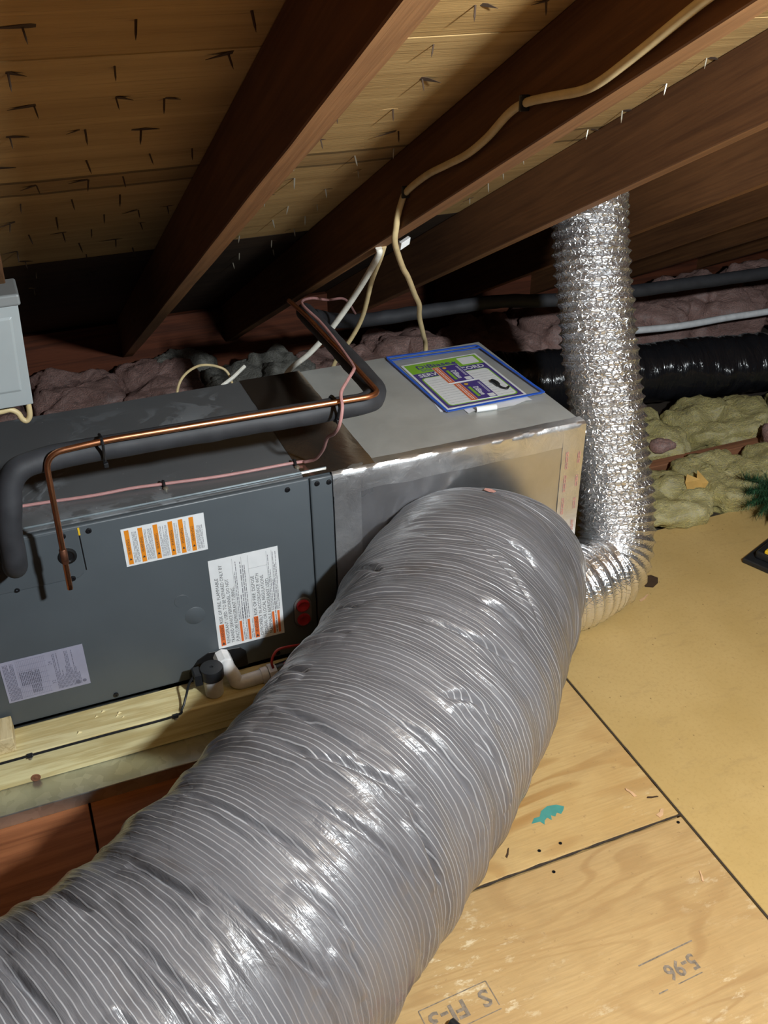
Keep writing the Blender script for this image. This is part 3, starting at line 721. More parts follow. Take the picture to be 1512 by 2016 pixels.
# label with six orange bars
L1 = label_base('warning_label', -0.442, -0.277, 0.411, 0.499, 'white', 'white label with six upright orange bars')
o1 = (-0.442, -0.0011, 0.411); W1 = 0.165; ob = MB(); ik = MB(); fpn = MB(); bars = [0.035, 0.195, 0.375, 0.555, 0.68, 0.81, 1.0]
for i in range(6):
    a, b = bars[i] * W1, (bars[i] + 0.055) * W1
    MB().rect(0.004, -b, 0.084, -a, o1, EX, EY, h).build('orange_bar', 'orange', L1)
    ik.flat([(0.014, -a - 0.0018), (0.014, -b + 0.0018), (0.0195, -(a + b) / 2)], (o1[0], o1[1] - h, o1[2]), EX, EY, h)
    text_on(ik, 'WARNING', 0.0075, (0.027, -b + 0.002), o1, EX, EY, 2 * h)
    e = bars[i + 1] * W1 - (0.003 if i < 5 else 0.006)
    fine_print(fpn, 0.006, 0.078 if i < 5 else 0.062, -e, -b - 0.002, max(4, int((e - b) / 0.0024)), o1, EX, EY, h)
ik.build('bar_lettering', 'ink', L1, normals=False); fpn.build('fine_print', 'fineink', L1, normals=False)
# large flammable-refrigerant label
L2 = label_base('warning_label', -0.281, -0.131, 0.148, 0.381, 'white', 'white label of flammable refrigerant warnings')
o2 = (-0.281, -0.0011, 0.148); W2, H2 = 0.150, 0.233; ob = MB(); ik = MB(); fpn = MB()
def row(x): return -x * W2
MB().rect(0.006, row(0.115), 0.064, row(0.045), o2, EX, EY, h).build('orange_box', 'redorange', L2)
text_on(ik, 'WARNING', 0.0105, (0.021, row(0.105)), o2, EX, EY, 2 * h, 0.040)
ik.flat([(0.009, row(0.105)), (0.009, row(0.055)), (0.016, row(0.08))][::-1], (o2[0], o2[1] - h, o2[2]), EX, EY, h)
text_on(ik, 'RISK OF FIRE. FLAMMABLE', 0.0105, (0.067, row(0.108)), o2, EX, EY, h, 0.118)
text_on(ik, 'REFRIGERANT USED. TO BE REPAIRED ONLY BY', 0.0105, (0.009, row(0.180)), o2, EX, EY, h, 0.207)
text_on(ik, 'TRAINED SERVICE PERSONNEL. DO NOT', 0.0105, (0.009, row(0.250)), o2, EX, EY, h, 0.170)
text_on(ik, 'PUNCTURE REFRIGERANT TUBING.', 0.0105, (0.009, row(0.320)), o2, EX, EY, h, 0.146)
def orow(x0, x1, z1): MB().rect(0.006, row(x1), z1, row(x0), o2, EX, EY, h).build('orange_box', 'redorange', L2)
orow(0.345, 0.380, 0.062); orow(0.465, 0.500, 0.062)
fine_print(fpn, 0.066, 0.218, row(0.385), row(0.340), 2, o2, EX, EY, h); fine_print(fpn, 0.008, 0.10, row(0.455), row(0.390), 3, o2, EX, EY, h)
fine_print(fpn, 0.066, 0.215, row(0.455), row(0.395), 2, o2, EX, EY, h, 0.4); fine_print(fpn, 0.066, 0.205, row(0.51), row(0.46), 2, o2, EX, EY, h)
fine_print(fpn, 0.008, 0.06, row(0.55), row(0.505), 2, o2, EX, EY, h)
orow(0.56, 0.625, 0.064)
text_on(ik, 'WARNING', 0.0105, (0.021, row(0.618)), o2, EX, EY, 2 * h, 0.040)
ik.flat([(0.009, row(0.615)), (0.009, row(0.570)), (0.016, row(0.593))][::-1], (o2[0], o2[1] - h, o2[2]), EX, EY, h)
text_on(ik, 'RISK OF FIRE. DISPOSE', 0.0105, (0.067, row(0.618)), o2, EX, EY, h, 0.104)
text_on(ik, 'OFPROPERLY IN ACCORDANCE WITH', 0.0105, (0.009, row(0.688)), o2, EX, EY, h, 0.166)
text_on(ik, 'FEDERAL OR LOCAL REGULATIONS.', 0.0105, (0.009, row(0.755)), o2, EX, EY, h, 0.160)
text_on(ik, 'FLAMMABLE REFRIGERANT USED.', 0.0105, (0.009, row(0.825)), o2, EX, EY, h, 0.150)
orow(0.835, 0.870, 0.066); orow(0.915, 0.950, 0.066)
fine_print(fpn, 0.070, 0.218, row(0.875), row(0.832), 2, o2, EX, EY, h); fine_print(fpn, 0.070, 0.222, row(0.965), row(0.905), 3, o2, EX, EY, h)
fine_print(fpn, 0.008, 0.150, row(0.905), row(0.878), 1, o2, EX, EY, h)
for xx in (0.33, 0.46, 0.555, 0.825, 0.90): fpn.rect(0.006, row(xx) - 0.0002, 0.227, row(xx) + 0.0002, o2, EX, EY, h)
fpn.rect(0.192, row(0.825), 0.1924, row(0.555), o2, EX, EY, h)
ik.build('lettering', 'ink', L2, normals=False); fpn.build('fine_print', 'fineink', L2, normals=False)
# rating plate
L3 = label_base('rating_plate', -0.7205, -0.5570, 0.1450, 0.2500, 'lavender', 'lavender rating plate with tables')
o3 = (-0.7205, -0.0011, 0.145); W3 = 0.1635; fpn = MB()
fine_print(fpn, 0.004, 0.098, -0.028, -0.004, 9, o3, EX, EY, h, 0.7, 0.55)
for k in range(17): fpn.rect(0.006, -0.030 - k * 0.0034, 0.100, -0.0303 - k * 0.0034, o3, EX, EY, h)
for k in range(8): fpn.rect(0.006 + k * 0.0134, -0.088, 0.0063 + k * 0.0134, -0.030, o3, EX, EY, h)
fine_print(fpn, 0.036, 0.070, -0.072, -0.032, 12, o3, EX, EY, h, 0.9, 0.6); fine_print(fpn, 0.012, 0.034, -0.070, -0.050, 6, o3, EX, EY, h, 0.9, 0.6)
text_on(fpn, '32', 0.010, (0.022, -0.0975), o3, EX, EY, h); text_on(fpn, '24', 0.010, (0.072, -0.0975), o3, EX, EY, h)
fine_print(fpn, 0.006, 0.098, -0.148, -0.100, 18, o3, EX, EY, h, 0.5, 0.5)
fpn.lathe((-0.7205 + 0.140, -0.0012, 0.145 + 0.012), (0, -1, 0), [(0, 0.0052), (0.0002, 0.0052)], 18); fpn.lathe((-0.7205 + 0.153, -0.0012, 0.145 + 0.012), (0, -1, 0), [(0, 0.0040), (0.0002, 0.0040)], 18)
fpn.build('table_print', 'lavink', L3, normals=False)

# ------------------------------------------------------------------ drain pan, sleeper, block
pan = thing('drain_pan', 'shallow galvanised drain pan under the air handler', 'drain pan', (-0.6, 0.2, 0.0004))
MB().box((-1.32, -0.190, 0.0006), (-0.012, 0.66, 0.0020)).build('pan_bottom', 'galv', pan)
MB().box((-1.32, -0.1925, 0.0006), (-0.012, -0.1905, 0.030)).build('front_wall', 'galv', pan)
MB().tube([(-1.32, -0.1915, 0.0305), (-0.012, -0.1915, 0.0305)], 0.0022, 8).build('rolled_rim', 'galv', pan, smooth=True)
MB().box((-0.0115, -0.1925, 0.0006), (-0.0095, 0.66, 0.030)).build('end_wall', 'galv', pan)
MB().box((-1.32, 0.6605, 0.0006), (-0.0095, 0.6620, 0.030)).build('back_wall', 'galv', pan)
slp = MB().box((-1.30, -0.092, 0.0022), (-0.03, -0.004, 0.0800)).build('sleeper', 'treated', bevel=0.003); tag(slp, 'pale treated-pine sleeper under the front of the grey cabinet', 'beam')
slp2 = MB().box((-1.30, 0.42, 0.0022), (-0.03, 0.508, 0.0800)).build('sleeper', 'treated', bevel=0.003); tag(slp2, 'treated-pine sleeper hidden under the back of the cabinet', 'beam')
blk = MB().box((-0.90, -0.074, 0.0802), (-0.724, -0.006, 0.118)).build('wood_block', 'block', bevel=0.002); tag(blk, 'short pale block with end grain on the sleeper at the left edge', 'wood block')
MB().lathe((-0.702, -0.0915, 0.012), (0, -1, 0), [(0, 0.011), (0.0012, 0.009), (0.0005, 0.005), (0.0016, 0.0)], 16).build('knot', 'joist', slp)
crumb_pts = [(-0.519, -0.050), (-0.508, -0.058), (-0.514, -0.043), (-0.56, -0.035), (-0.60, -0.07), (-0.545, -0.025)]
for i, (x, y) in enumerate(crumb_pts):
    m = MB(); r = random.uniform(0.003, 0.006)
    m.add([(x + r, y, 0.0802), (x - r * 0.6, y + r, 0.0802), (x - r, y - r * 0.7, 0.0802), (x, y, 0.0802 + r * 0.7)], [(0, 1, 3), (1, 2, 3), (2, 0, 3), (0, 2, 1)])
    tag(m.build('crumb', 'resin'), 'pale crumb of debris on top of the sleeper', 'debris', 'crumbs on the sleeper')

# black low-voltage wire stapled along the sleeper
bwt = thing('control_wire', 'thin black wire stapled along the front edge of the sleeper', 'wire', (-0.6, -0.094, 0.07))
bwp = smooth_path([(-1.2, -0.094, 0.076), (-0.758, -0.0945, 0.077), (-0.701, -0.0945, 0.0775), (-0.558, -0.0945, 0.0775), (-0.41, -0.0945, 0.0775), (-0.389, -0.090, 0.088), (-0.375, -0.074, 0.105), (-0.363, -0.064, 0.128), (-0.346, -0.060, 0.146)], 8)
MB().tube(bwp, 0.0026, 8).build('wire_run', 'blackplastic', bwt, smooth=True)
for x in (-0.701, -0.405):
    MB().box((x - 0.006, -0.0985, 0.0735), (x + 0.006, -0.092, 0.0825)).build('clip', 'blackplastic', bwt, bevel=0.0015)
    MB().lathe((x, -0.0925, 0.069), (0, -1, 0), [(0, 0.0035), (0.003, 0.003), (0.0035, 0.0)], 10).build('nail_head', 'nail', bwt, smooth=True)

# ------------------------------------------------------------------ condensate drain
dr = thing('drain_fitting', 'white drain elbow pipe with union under the big white label', 'pipe fitting', (-0.24, -0.055, 0.081))
MB().tube(fillet([(-0.278, -0.002, 0.130), (-0.2725, -0.046, 0.124), (-0.266, -0.054, 0.112), (-0.262, -0.058, 0.094), (-0.252, -0.060, 0.090), (-0.19, -0.060, 0.094)], 0.022, 8), 0.0155, 20).build('elbow', 'pvc', dr, smooth=True)
MB().lathe((-0.278, -0.002, 0.130), (0.04, -0.85, -0.10), [(0, 0.019), (0.030, 0.019), (0.032, 0.0165)], 8).build('hex_union', 'pvc', dr)
MB().lathe((-0.206, -0.060, 0.093), (1, 0, 0.06), [(0, 0.0185), (0.014, 0.0185)], 20).build('socket', 'pvc', dr, smooth=True)
MB().lathe((-0.189, -0.060, 0.094), (1, 0, 0.06), [(0, 0.021), (0.013, 0.021), (0.0135, 0.017), (0.018, 0.017)], 8).build('nut', 'pvc', dr)
MB().tube([(-0.171, -0.060, 0.095), (-0.13, -0.058, 0.098)], 0.017, 14).build('threaded_adapter', 'blackplastic', dr, smooth=True)
fs_ = thing('float_switch', 'white float switch with round black cap beside the drain elbow', 'float switch', (-0.312, -0.062, 0.081))
MB().lathe((-0.312, -0.062, 0.0815), (0, 0, 1), [(0, 0.0175), (0.003, 0.0200), (0.048, 0.0205)], 24).build('float_body', 'pvc', fs_, smooth=True)
cap = MB().lathe((-0.312, -0.062, 0.1300), (0, 0, 1), [(0, 0.0235), (0.0005, 0.0250), (0.022, 0.0255), (0.0255, 0.0240), (0.0262, 0.015), (0.0262, 0.004), (0.0235, 0.003)], 28).build('cap', 'blackplastic', fs_, smooth=True)
MB().box((-0.352, -0.070, 0.118), (-0.334, -0.040, 0.150)).build('bracket', 'blackplastic', fs_, bevel=0.003)
rw = thing('switch_wire', 'red wire looping from the drain fitting to behind the grey duct', 'wire', (-0.15, -0.05, 0.09))
MB().tube(smooth_path([(-0.181, -0.0735, 0.118), (-0.182, -0.068, 0.130), (-0.175, -0.064, 0.146), (-0.160, -0.058, 0.153), (-0.126, -0.052, 0.147), (-0.094, -0.040, 0.132), (-0.06, -0.03, 0.115)], 8), 0.0030, 8).build('wire_loop', 'redwire', rw, smooth=True)
cn = MB().tube([(-0.146, -0.064, 0.108), (-0.130, -0.064, 0.114), (-0.112, -0.060, 0.122)], [0.004, 0.0055, 0.006], 10)
cno = cn.lathe((-0.149, -0.060, 0.107), (0, -1, 0.3), [(0, 0.003), (0.0002, 0.0075), (0.004, 0.0075), (0.0042, 0.003)], 14).build('wire_terminal', 'pinkplastic', smooth=True)
tag(cno, 'small pink wire terminal hanging beside the red wire', 'terminal')

# ------------------------------------------------------------------ plenum
pl = thing('supply_plenum', 'foil-faced square plenum box joined to the right end of the cabinet', 'duct', (0.306, 0.27, 0.0))
MB().box((0.0005, 0.004, 0.0005), (0.612, 0.54, T - 0.0025)).build('board_box', 'duct_front', pl, bevel=0.006, seg=3)
MB().box((0.002, 0.010, T - 0.0024), (0.608, 0.538, T - 0.0006)).build('top_board', 'duct_top', pl, bevel=0.0006, seg=1)
tt = MB()
def wavy_strip(x0, x1, y0, y1, z, n, amp, seed):
    m = MB(); vs_ = []
    for i in range(n + 1):
        y = y0 + (y1 - y0) * i / n
        for j in range(9):
            x = x0 + (x1 - x0) * j / 8
            w = 0.0015 * mnoise.noise(Vector((0, y * 30, seed))) * (1 if j in (0, 8) else 0)
            vs_.append((x + w, y, z + amp * (0.5 + 0.5 * mnoise.noise(Vector((x * 18, y * 9, seed))))))
    return m.add(vs_, [(i * 9 + j, i * 9 + j + 1, (i + 1) * 9 + j + 1, (i + 1) * 9 + j) for i in range(n) for j in range(8)])
st1 = wavy_strip(-0.059, 0.099, 0.012, 0.542, T + 0.0004, 40, 0.0012, 2.0).build('joint_tape', 'tape_reflect', pl, smooth=True, normals=False); st1['label'] = 'wide shiny tape across the joint, brown rafter reflection in its colour'
# tape on the front of the joint, the top front edge and the right corner
def front_strip(x0, x1, z0, z1, y, amp, seed, name, mat, nx=14, nz=30):
    m = MB(); vs_ = []
    for i in range(nz + 1):
        for j in range(nx + 1):
            x = x0 + (x1 - x0) * j / nx; z = z0 + (z1 - z0) * i / nz
            vs_.append((x + (0.0012 * mnoise.noise(Vector((seed, z * 60, 1))) if j in (0, nx) else 0), y - amp * (0.5 + 0.5 * mnoise.noise(Vector((x * 30, z * 30, seed)))), z))
    m.add(vs_, [(i * (nx + 1) + j, i * (nx + 1) + j + 1, (i + 1) * (nx + 1) + j + 1, (i + 1) * (nx + 1) + j) for i in range(nz) for j in range(nx)])
    return m.build(name, mat, pl, smooth=True, normals=False)
front_strip(0.001, 0.062, 0.02, T - 0.012, 0.0036, 0.0020, 5.0, 'joint_tape', 'tape')
def edge_tape(x0, x1, n=70):
    prof = [(0.0032, T - 0.055), (0.0030, T - 0.030), (0.0026, T - 0.012), (0.0036, T - 0.004), (0.009, T + 0.0006), (0.020, T + 0.0008), (0.034, T + 0.0004)]
    m = MB(); vs_ = []
    for i in range(n + 1):
        x = x0 + (x1 - x0) * i / n
        for j, (y, z) in enumerate(prof):
            k = 0.0016 * mnoise.noise(Vector((x * 26, j * 0.6, 3.0))) + 0.0008 * mnoise.noise(Vector((x * 90, j, 6.0)))
            e = 0.004 * mnoise.noise(Vector((x * 14, j * 5.0, 9.0))) if j in (0, len(prof) - 1) else 0
            vs_.append((x, y - max(k, -0.0003) - (0.0 if j < 4 else -e), z + max(k, -0.0002) + (e if j == 0 else 0)))
    q = len(prof)
    m.add(vs_, [(i * q + j, (i + 1) * q + j, (i + 1) * q + j + 1, i * q + j + 1) for i in range(n) for j in range(q - 1)])
    return m.build('edge_tape', 'tape', pl, smooth=True, normals=False)
edge_tape(0.0, 0.614)
ct = front_strip(0.556, 0.6135, 0.01, T - 0.010, 0.0036, 0.0022, 8.0, 'corner_tape', 'tape')
ru = MB()
for k in range(7):
    fine_print(ru, 0.04 + k * 0.062, 0.085 + k * 0.062, -0.014, -0.006, 2, (0.560, 0.0012, 0), (0, 0, 1), (-1, 0, 0), 0.0002, 1.0, 0.5)
    fine_print(ru, 0.05 + k * 0.062, 0.080 + k * 0.062, -0.046, -0.038, 2, (0.560, 0.0012, 0), (0, 0, 1), (-1, 0, 0), 0.0002, 1.0, 0.5)
ru.build('tape_print', 'patchpink', ct, normals=False)

# ------------------------------------------------------------------ big grey insulated flexible duct
CTRL = [(0.374, 0.0005, 0.249, 0.206), (0.345, -0.045, 0.232, 0.228), (0.300, -0.100, 0.228, 0.238), (0.193, -0.214, 0.246, 0.247), (0.024, -0.415, 0.242, 0.243), (-0.216, -0.621, 0.241, 0.242),
        (-0.488, -0.812, 0.234, 0.237), (-0.762, -0.945, 0.243, 0.244), (-1.05, -1.02, 0.245, 0.244), (-1.35, -1.04, 0.245, 0.244)]
CRE = [[(0.729, -30), (0.705, -37), (0.681, -54)], [(0.835, 6), (0.827, -15.6), (0.819, -38.6), (0.819, -55), (0.81, -78)], [(0.892, 21), (0.908, -2.7), (0.908, -17.5)],
       [(0.95, 24), (0.959, -2.9), (0.933, -20.6), (0.917, -33), (0.908, -47)], [(0.737, -50), (0.729, -66), (0.735, -84)], [(0.925, -44), (0.933, -53), (0.942, -62), (0.945, -72)],
       [(1.335, 32), (1.325, 11)], [(1.325, -3.7), (1.309, -27.6), (1.302, -40)], [(1.446, 16), (1.438, 2.6), (1.431, -15)], [(1.094, 26), (1.094, -2), (1.077, -28)],
       [(1.119, -28), (1.11, -42), (1.102, -56)], [(0.386, 54), (0.452, 28)], [(0.665, 46), (0.681, 20)], [(0.348, -10), (0.40, -30), (0.452, -53)],
       [(1.2, -7), (1.192, -31), (1.168, -57)], [(0.311, -24), (0.329, -42)], [(1.127, -50), (1.119, -72)], [(0.55, 50), (0.58, 30)], [(0.60, -5), (0.585, -30), (0.56, -48)], [(1.02, -10), (1.0, -35), (0.985, -60)],
       [(1.24, 20), (1.235, 0), (1.225, -15)], [(0.78, 40), (0.79, 25)], [(0.50, -20), (0.49, -45)], [(1.38, -20), (1.37, -45)]]
def flex_disp(s, th, r):
    d = np.zeros_like(s)
    d += 0.0045 * np.sin(2 * PI * (s / 0.085 + th / (2 * PI))) * 0.5
    d += 0.010 * vnoise(s * 14, (th + PI) / (2 * PI) * 9, 3, 9) + 0.006 * vnoise(s * 42, (th + PI) / (2 * PI) * 16, 4, 16)
    d += 0.0035 * vnoise(s * 150 + 3 * vnoise(s * 20, th * 3 + 20, 9), (th + PI) / (2 * PI) * 22, 5, 22)
    for k, c in enumerate(CRE):
        c = np.array(c, float); x = c[:, 0]; a = np.radians(c[:, 1]); best = np.full(s.shape, 9.0); tt_ = np.zeros_like(s); side = np.zeros_like(s); n = len(c) - 1
        for i in range(n):
            ax_, ay = x[i], a[i] * 0.24; bx_, by = x[i + 1], a[i + 1] * 0.24; dx, dy = bx_ - ax_, by - ay; L2_ = dx * dx + dy * dy
            t = np.clip(((s - ax_) * dx + (th * 0.24 - ay) * dy) / L2_, 0, 1)
            ddx = s - (ax_ + t * dx); ddy = th * 0.24 - (ay + t * dy); q = np.sqrt(ddx ** 2 + ddy ** 2)
            m = q < best; best = np.where(m, q, best); tt_ = np.where(m, (i + t) / n, tt_); side = np.where(m, np.sign(dx * ddy - dy * ddx), side)
        taper = np.sin(np.clip(tt_, 0.0, 1) * PI) ** 0.5
        dep = (0.013, 0.010, 0.016)[k % 3]
        sq = best * side
        d += taper * (-dep * np.exp(-(best / 0.0055) ** 2) + 0.008 * np.exp(-((sq - 0.013) / 0.012) ** 2) + 0.004 * np.exp(-((sq + 0.016) / 0.016) ** 2))
    return d * np.clip(s / 0.03, 0.12, 1)
V, F, UV, Q, tq, uq, sq_ = swept(CTRL, 0.0032, 300, flex_disp, zmin=0.0006)
V[:, 1] = np.where((V[:, 0] > 0.0) & (V[:, 1] > -0.0004), -0.0004, V[:, 1])
fx = thing('flexible_duct', 'large grey plastic-jacketed insulated flexible duct curving across the foreground', 'duct', (-0.2, -0.6, 0.0))
grid_obj('jacket', V, F, UV, 'flex', fx)
# pink patch stuck on the jacket
def on_flex(si, th, off=0.003):
    ds_ = np.linalg.norm(np.diff(Q[:, :3], axis=0), axis=1); L = np.r_[0, np.cumsum(ds_)]; i = int(np.searchsorted(L, si)); r = Q[i, 3] + off
    return Vector(Q[i, :3] + r * (math.cos(th) * uq[i] + math.sin(th) * sq_[i])), Vector(tq[i]), Vector(math.cos(th) * uq[i] + math.sin(th) * sq_[i])
p, tn, nn = on_flex(0.145, math.radians(-3), 0.002)
sd = nn.cross(tn).normalized()
MB().flat([(-0.012, -0.005), (0, -0.007), (0.013, -0.002), (0.010, 0.006), (-0.002, 0.007), (-0.012, 0.004)], p, sd, tn, 0.0012).build('pink_patch', 'patchpink', fx)

# ------------------------------------------------------------------ silver corrugated duct
SC = [(0.828, 0.420, 0.972, 0.089), (0.812, 0.382, 0.936, 0.089), (0.791, 0.34, 0.884, 0.089), (0.773, 0.27, 0.756, 0.089), (0.762, 0.19, 0.591, 0.090), (0.765, 0.10, 0.353, 0.091), (0.768, 0.060, 0.235, 0.092),
      (0.752, 0.020, 0.150, 0.094), (0.712, -0.014, 0.105, 0.097), (0.662, -0.030, 0.1005, 0.0995), (0.60, -0.052, 0.0975, 0.097), (0.535, -0.066, 0.090, 0.088)]
def silver_disp(s, th, r):
    ph = s / 0.0235 + th / (2 * PI)
    tri = np.abs((ph % 1) - 0.5) * 2
    d = -0.0085 * (1 - tri ** 2.2)
    k = 1 - 0.8 * np.clip((s - 0.82) / 0.16, 0, 1)
    d += k * (0.0042 * vnoise(s * 60, (th + PI) / (2 * PI) * 26, 21, 26) + 0.0032 * vnoise(s * 130, (th + PI) / (2 * PI) * 40, 22, 40))
    return d + 0.006
V, F, UV, *_ = swept(SC, 0.0024, 150, silver_disp, zmin=0.0006)
sv = thing('foil_duct', 'shiny silver corrugated flexible duct rising from floor to roof', 'duct', (0.75, 0.05, 0.0))
grid_obj('corrugated_hose', V, F, UV, 'silver', sv)

# ------------------------------------------------------------------ black flexible duct behind
BC = [(0.78, 1.13, 0.125, 0.102), (1.13, 1.035, 0.12, 0.104), (1.55, 0.935, 0.118, 0.104), (1.93, 0.86, 0.116, 0.103), (2.3, 0.80, 0.114, 0.102), (2.9, 0.75, 0.112, 0.10)]
def black_disp(s, th, r):
    return 0.010 * vnoise(s * 9, (th + PI) / (2 * PI) * 8, 31, 8) + 0.010 * vnoise(s * 34, (th + PI) / (2 * PI) * 8, 32, 8) + 0.004 * vnoise(s * 90, (th + PI) / (2 * PI) * 14, 33, 14)
V, F, UV, *_ = swept(BC, 0.006, 96, black_disp, zmin=0.004)
bd = thing('black_duct', 'glossy black insulated flexible duct lying behind the silver duct', 'duct', (1.8, 0.9, 0.0))
grid_obj('sleeve', V, F, UV, 'blackfilm', bd)

# ------------------------------------------------------------------ refrigerant lines
ip = thing('insulated_pipe', 'black foam-insulated pipe running above the cabinet top and back under the roof', 'pipe', (-0.3, -0.1, T))
foam_path = fillet([(-0.645, -0.010, 0.505), (-0.640, -0.092, 0.510), (-0.632, -0.095, 0.62), (-0.612, -0.080, 0.712), (-0.52, -0.070, 0.716), (0.062, -0.070, 0.708), (0.098, -0.01, 0.700), (0.110, 0.30, 0.694), (0.112, 0.52, 0.692), (0.17, 0.66, 0.62), (0.30, 0.86, 0.52), (0.43, 0.985, 0.455), (0.9, 1.0, 0.447), (1.142, 1.0, 0.415), (1.6, 1.0, 0.402), (2.6, 1.0, 0.385)], 0.075, 10)
def rough_tube(path, r, n, seed, amp):
    P = dense(path, 0.012); m = MB(); m.tube(P, r, n); out = []
    for v in m.v:
        q = Vector(v); i = min(range(0, len(P)), key=lambda k: 0) if False else None
        out.append(q)
    k = 0
    for i, c in enumerate(P):
        for j in range(n):
            q = Vector(m.v[k]); d = (q - c); f = 1 + amp * mnoise.noise(q * 22 + Vector((seed, 0, 0)))
            m.v[k] = tuple(c + d * f); k += 1
    return m
rough_tube(foam_path, 0.0220, 20, 1.0, 0.10).build('foam_sleeve', 'foam', ip, smooth=True)
for p in ((-0.647, -0.012, 0.505),):
    MB().tube([p, (p[0], 0.0, p[2])], 0.012, 12).build('pipe_end', 'copper_burnt', ip, smooth=True)
MB().lathe((-0.660, -0.124, 0.722), (0.5, -0.6, 0.1), [(0, 0.008), (0.014, 0.008), (0.016, 0.006)], 12).build('copper_stub', 'copper', ip, smooth=True)
cp = thing('copper_pipe', 'bare copper pipe bent down in front of the cabinet at left', 'pipe', (-0.3, -0.1, 0.38))
cu_path = fillet([(-0.556, -0.098, 0.455), (-0.5495, -0.1, 0.738), (-0.446, -0.1, 0.744), (0.070, -0.1, 0.736), (0.084, 0.10, 0.7215), (0.088, 0.28, 0.716), (0.090, 0.43, 0.714), (0.082, 0.535, 0.716)], 0.034, 10)
MB().tube(dense(cu_path, 0.02), 0.0055, 14).build('tube', 'copper', cp, smooth=True)
MB().lathe((-0.5545, -0.098, 0.512), (0.02, 0, 1), [(0, 0.0056), (0.002, 0.0072), (0.030, 0.0072), (0.032, 0.0056)], 14).build('brazed_sleeve', 'copper_burnt', cp, smooth=True)
def cable_tie(x, par):
    cz = 0.7405 - 0.0145 * (x + 0.45) / 0.5; fz = 0.7155 - 0.0065 * (x + 0.45) / 0.5
    pts = sorted([(-0.1 + 0.0078 * math.cos(2 * PI * k / 24), cz + 0.0078 * math.sin(2 * PI * k / 24)) for k in range(24)] + [(-0.070 + 0.0245 * math.cos(2 * PI * k / 24), fz + 0.0245 * math.sin(2 * PI * k / 24)) for k in range(24)])
    def half(ps):
        hl = []
        for p in ps:
            while len(hl) > 1 and (hl[-1][0] - hl[-2][0]) * (p[1] - hl[-2][1]) - (hl[-1][1] - hl[-2][1]) * (p[0] - hl[-2][0]) <= 0: hl.pop()
            hl.append(p)
        return hl[:-1]
    hull = half(pts) + half(pts[::-1]); hull.append(hull[0])
    ring = [(x, a, b) for a, b in hull]
    o = MB().tube(ring, 0.0028, 6, caps=False).build('cable_tie', 'blackplastic', par, smooth=True)
    MB().box((x - 0.004, -0.100, 0.690), (x + 0.004, -0.091, 0.699)).build('tie_head', 'blackplastic', o, bevel=0.001)
cable_tie(-0.452, cp); cable_tie(-0.016, cp)

# pink thermostat wire
pw_ = thing('thermostat_wire', 'thin pink wire clipped along the cabinet top and up to the pipes', 'wire', (-0.3, 0.08, T))
MB().tube(smooth_path([(-0.80, 0.122, T + 0.0045), (-0.61, 0.115, T + 0.0045), (-0.479, 0.102, T + 0.0045), (-0.40, 0.098, T + 0.006), (-0.335, 0.091, T + 0.0055), (-0.214, 0.078, T + 0.0045), (-0.061, 0.071, T + 0.0058), (-0.040, 0.058, T + 0.010), (-0.026, 0.030, 0.553), (-0.022, -0.01, 0.593),
     (-0.026, -0.055, 0.642), (-0.028, -0.105, 0.675), (-0.026, -0.131, 0.705), (-0.018, -0.128, 0.738), (-0.008, -0.095, 0.752), (0.020, -0.055, 0.757), (0.045, -0.02, 0.759), (0.058, 0.02, 0.752), (0.080, 0.15, 0.7355), (0.092, 0.25, 0.728), (0.098, 0.35, 0.7255), (0.098, 0.48, 0.7245), (0.16, 0.60, 0.690), (0.23, 0.68, 0.650), (0.32, 0.80, 0.60), (0.40, 0.94, 0.50)], 8), 0.0034, 8).build('wire_run', 'pinkwire', pw_, smooth=True)
for x, y in ((-0.335, 0.091), (-0.061, 0.071)):
    c_ = MB().tube([(x, y - 0.008, T + 0.001), (x, y - 0.006, T + 0.009), (x, y, T + 0.0118), (x, y + 0.006, T + 0.009), (x, y + 0.008, T + 0.001)], 0.0030, 8).build('clip', 'blackplastic', pw_, smooth=True)
    MB().lathe((x + 0.001, y - 0.014, T + 0.0003), (0, 0, 1), [(0, 0.0055), (0.003, 0.0055), (0.005, 0.003), (0.0052, 0)], 10).build('clip_screw', 'nail', c_, smooth=True)

# ------------------------------------------------------------------ cables under the roof
cr = thing('cream_cable', 'cream cable stapled along a rafter then hanging down behind the plenum', 'cable', (0.2, 0.0, 0.9))
cpts = [(0.175, -0.95, 1.53), (0.175, -0.806, 1.462), (0.175, -0.76, 1.441), (0.175, -0.651, 1.378), (0.175, -0.583, 1.341), (0.175, -0.539, 1.325), (0.175, -0.478, 1.311), (0.1755, -0.402, 1.292), (0.175, -0.355, 1.27), (0.175, -0.294, 1.228), (0.175, -0.227, 1.191), (0.175, -0.152, 1.16), (0.175, -0.069, 1.126), (0.1755, 0.022, 1.078), (0.174, 0.044, 1.052), (0.172, 0.057, 1.025), (0.172, 0.066, 0.999), (0.175, 0.080, 0.970), (0.202, 0.125, 0.924), (0.236, 0.18, 0.877), (0.263, 0.22, 0.845), (0.319, 0.31, 0.769), (0.361, 0.38, 0.716), (0.393, 0.45, 0.655), (0.44, 0.53, 0.572), (0.474, 0.59, 0.501), (0.478, 0.60, 0.30)]
P = smooth_path(cpts, 6); m = MB(); m.tube(P, 0.0062, 10)
m.build('cable_run', 'romex', cr, smooth=True)
for y, z in ((-0.402, 1.292), (0.024, 1.077)):
    MB().box((0.1665, y - 0.003, z - 0.011), (0.1815, y + 0.003, z + 0.011)).build('staple', 'blackplastic', cr, bevel=0.0015)
wc = thing('white_cable', 'white cable hanging from the rafter to the cabinet back, left of two', 'cable', (0.2, 0.45, 0.7), 'pair of pale cables')
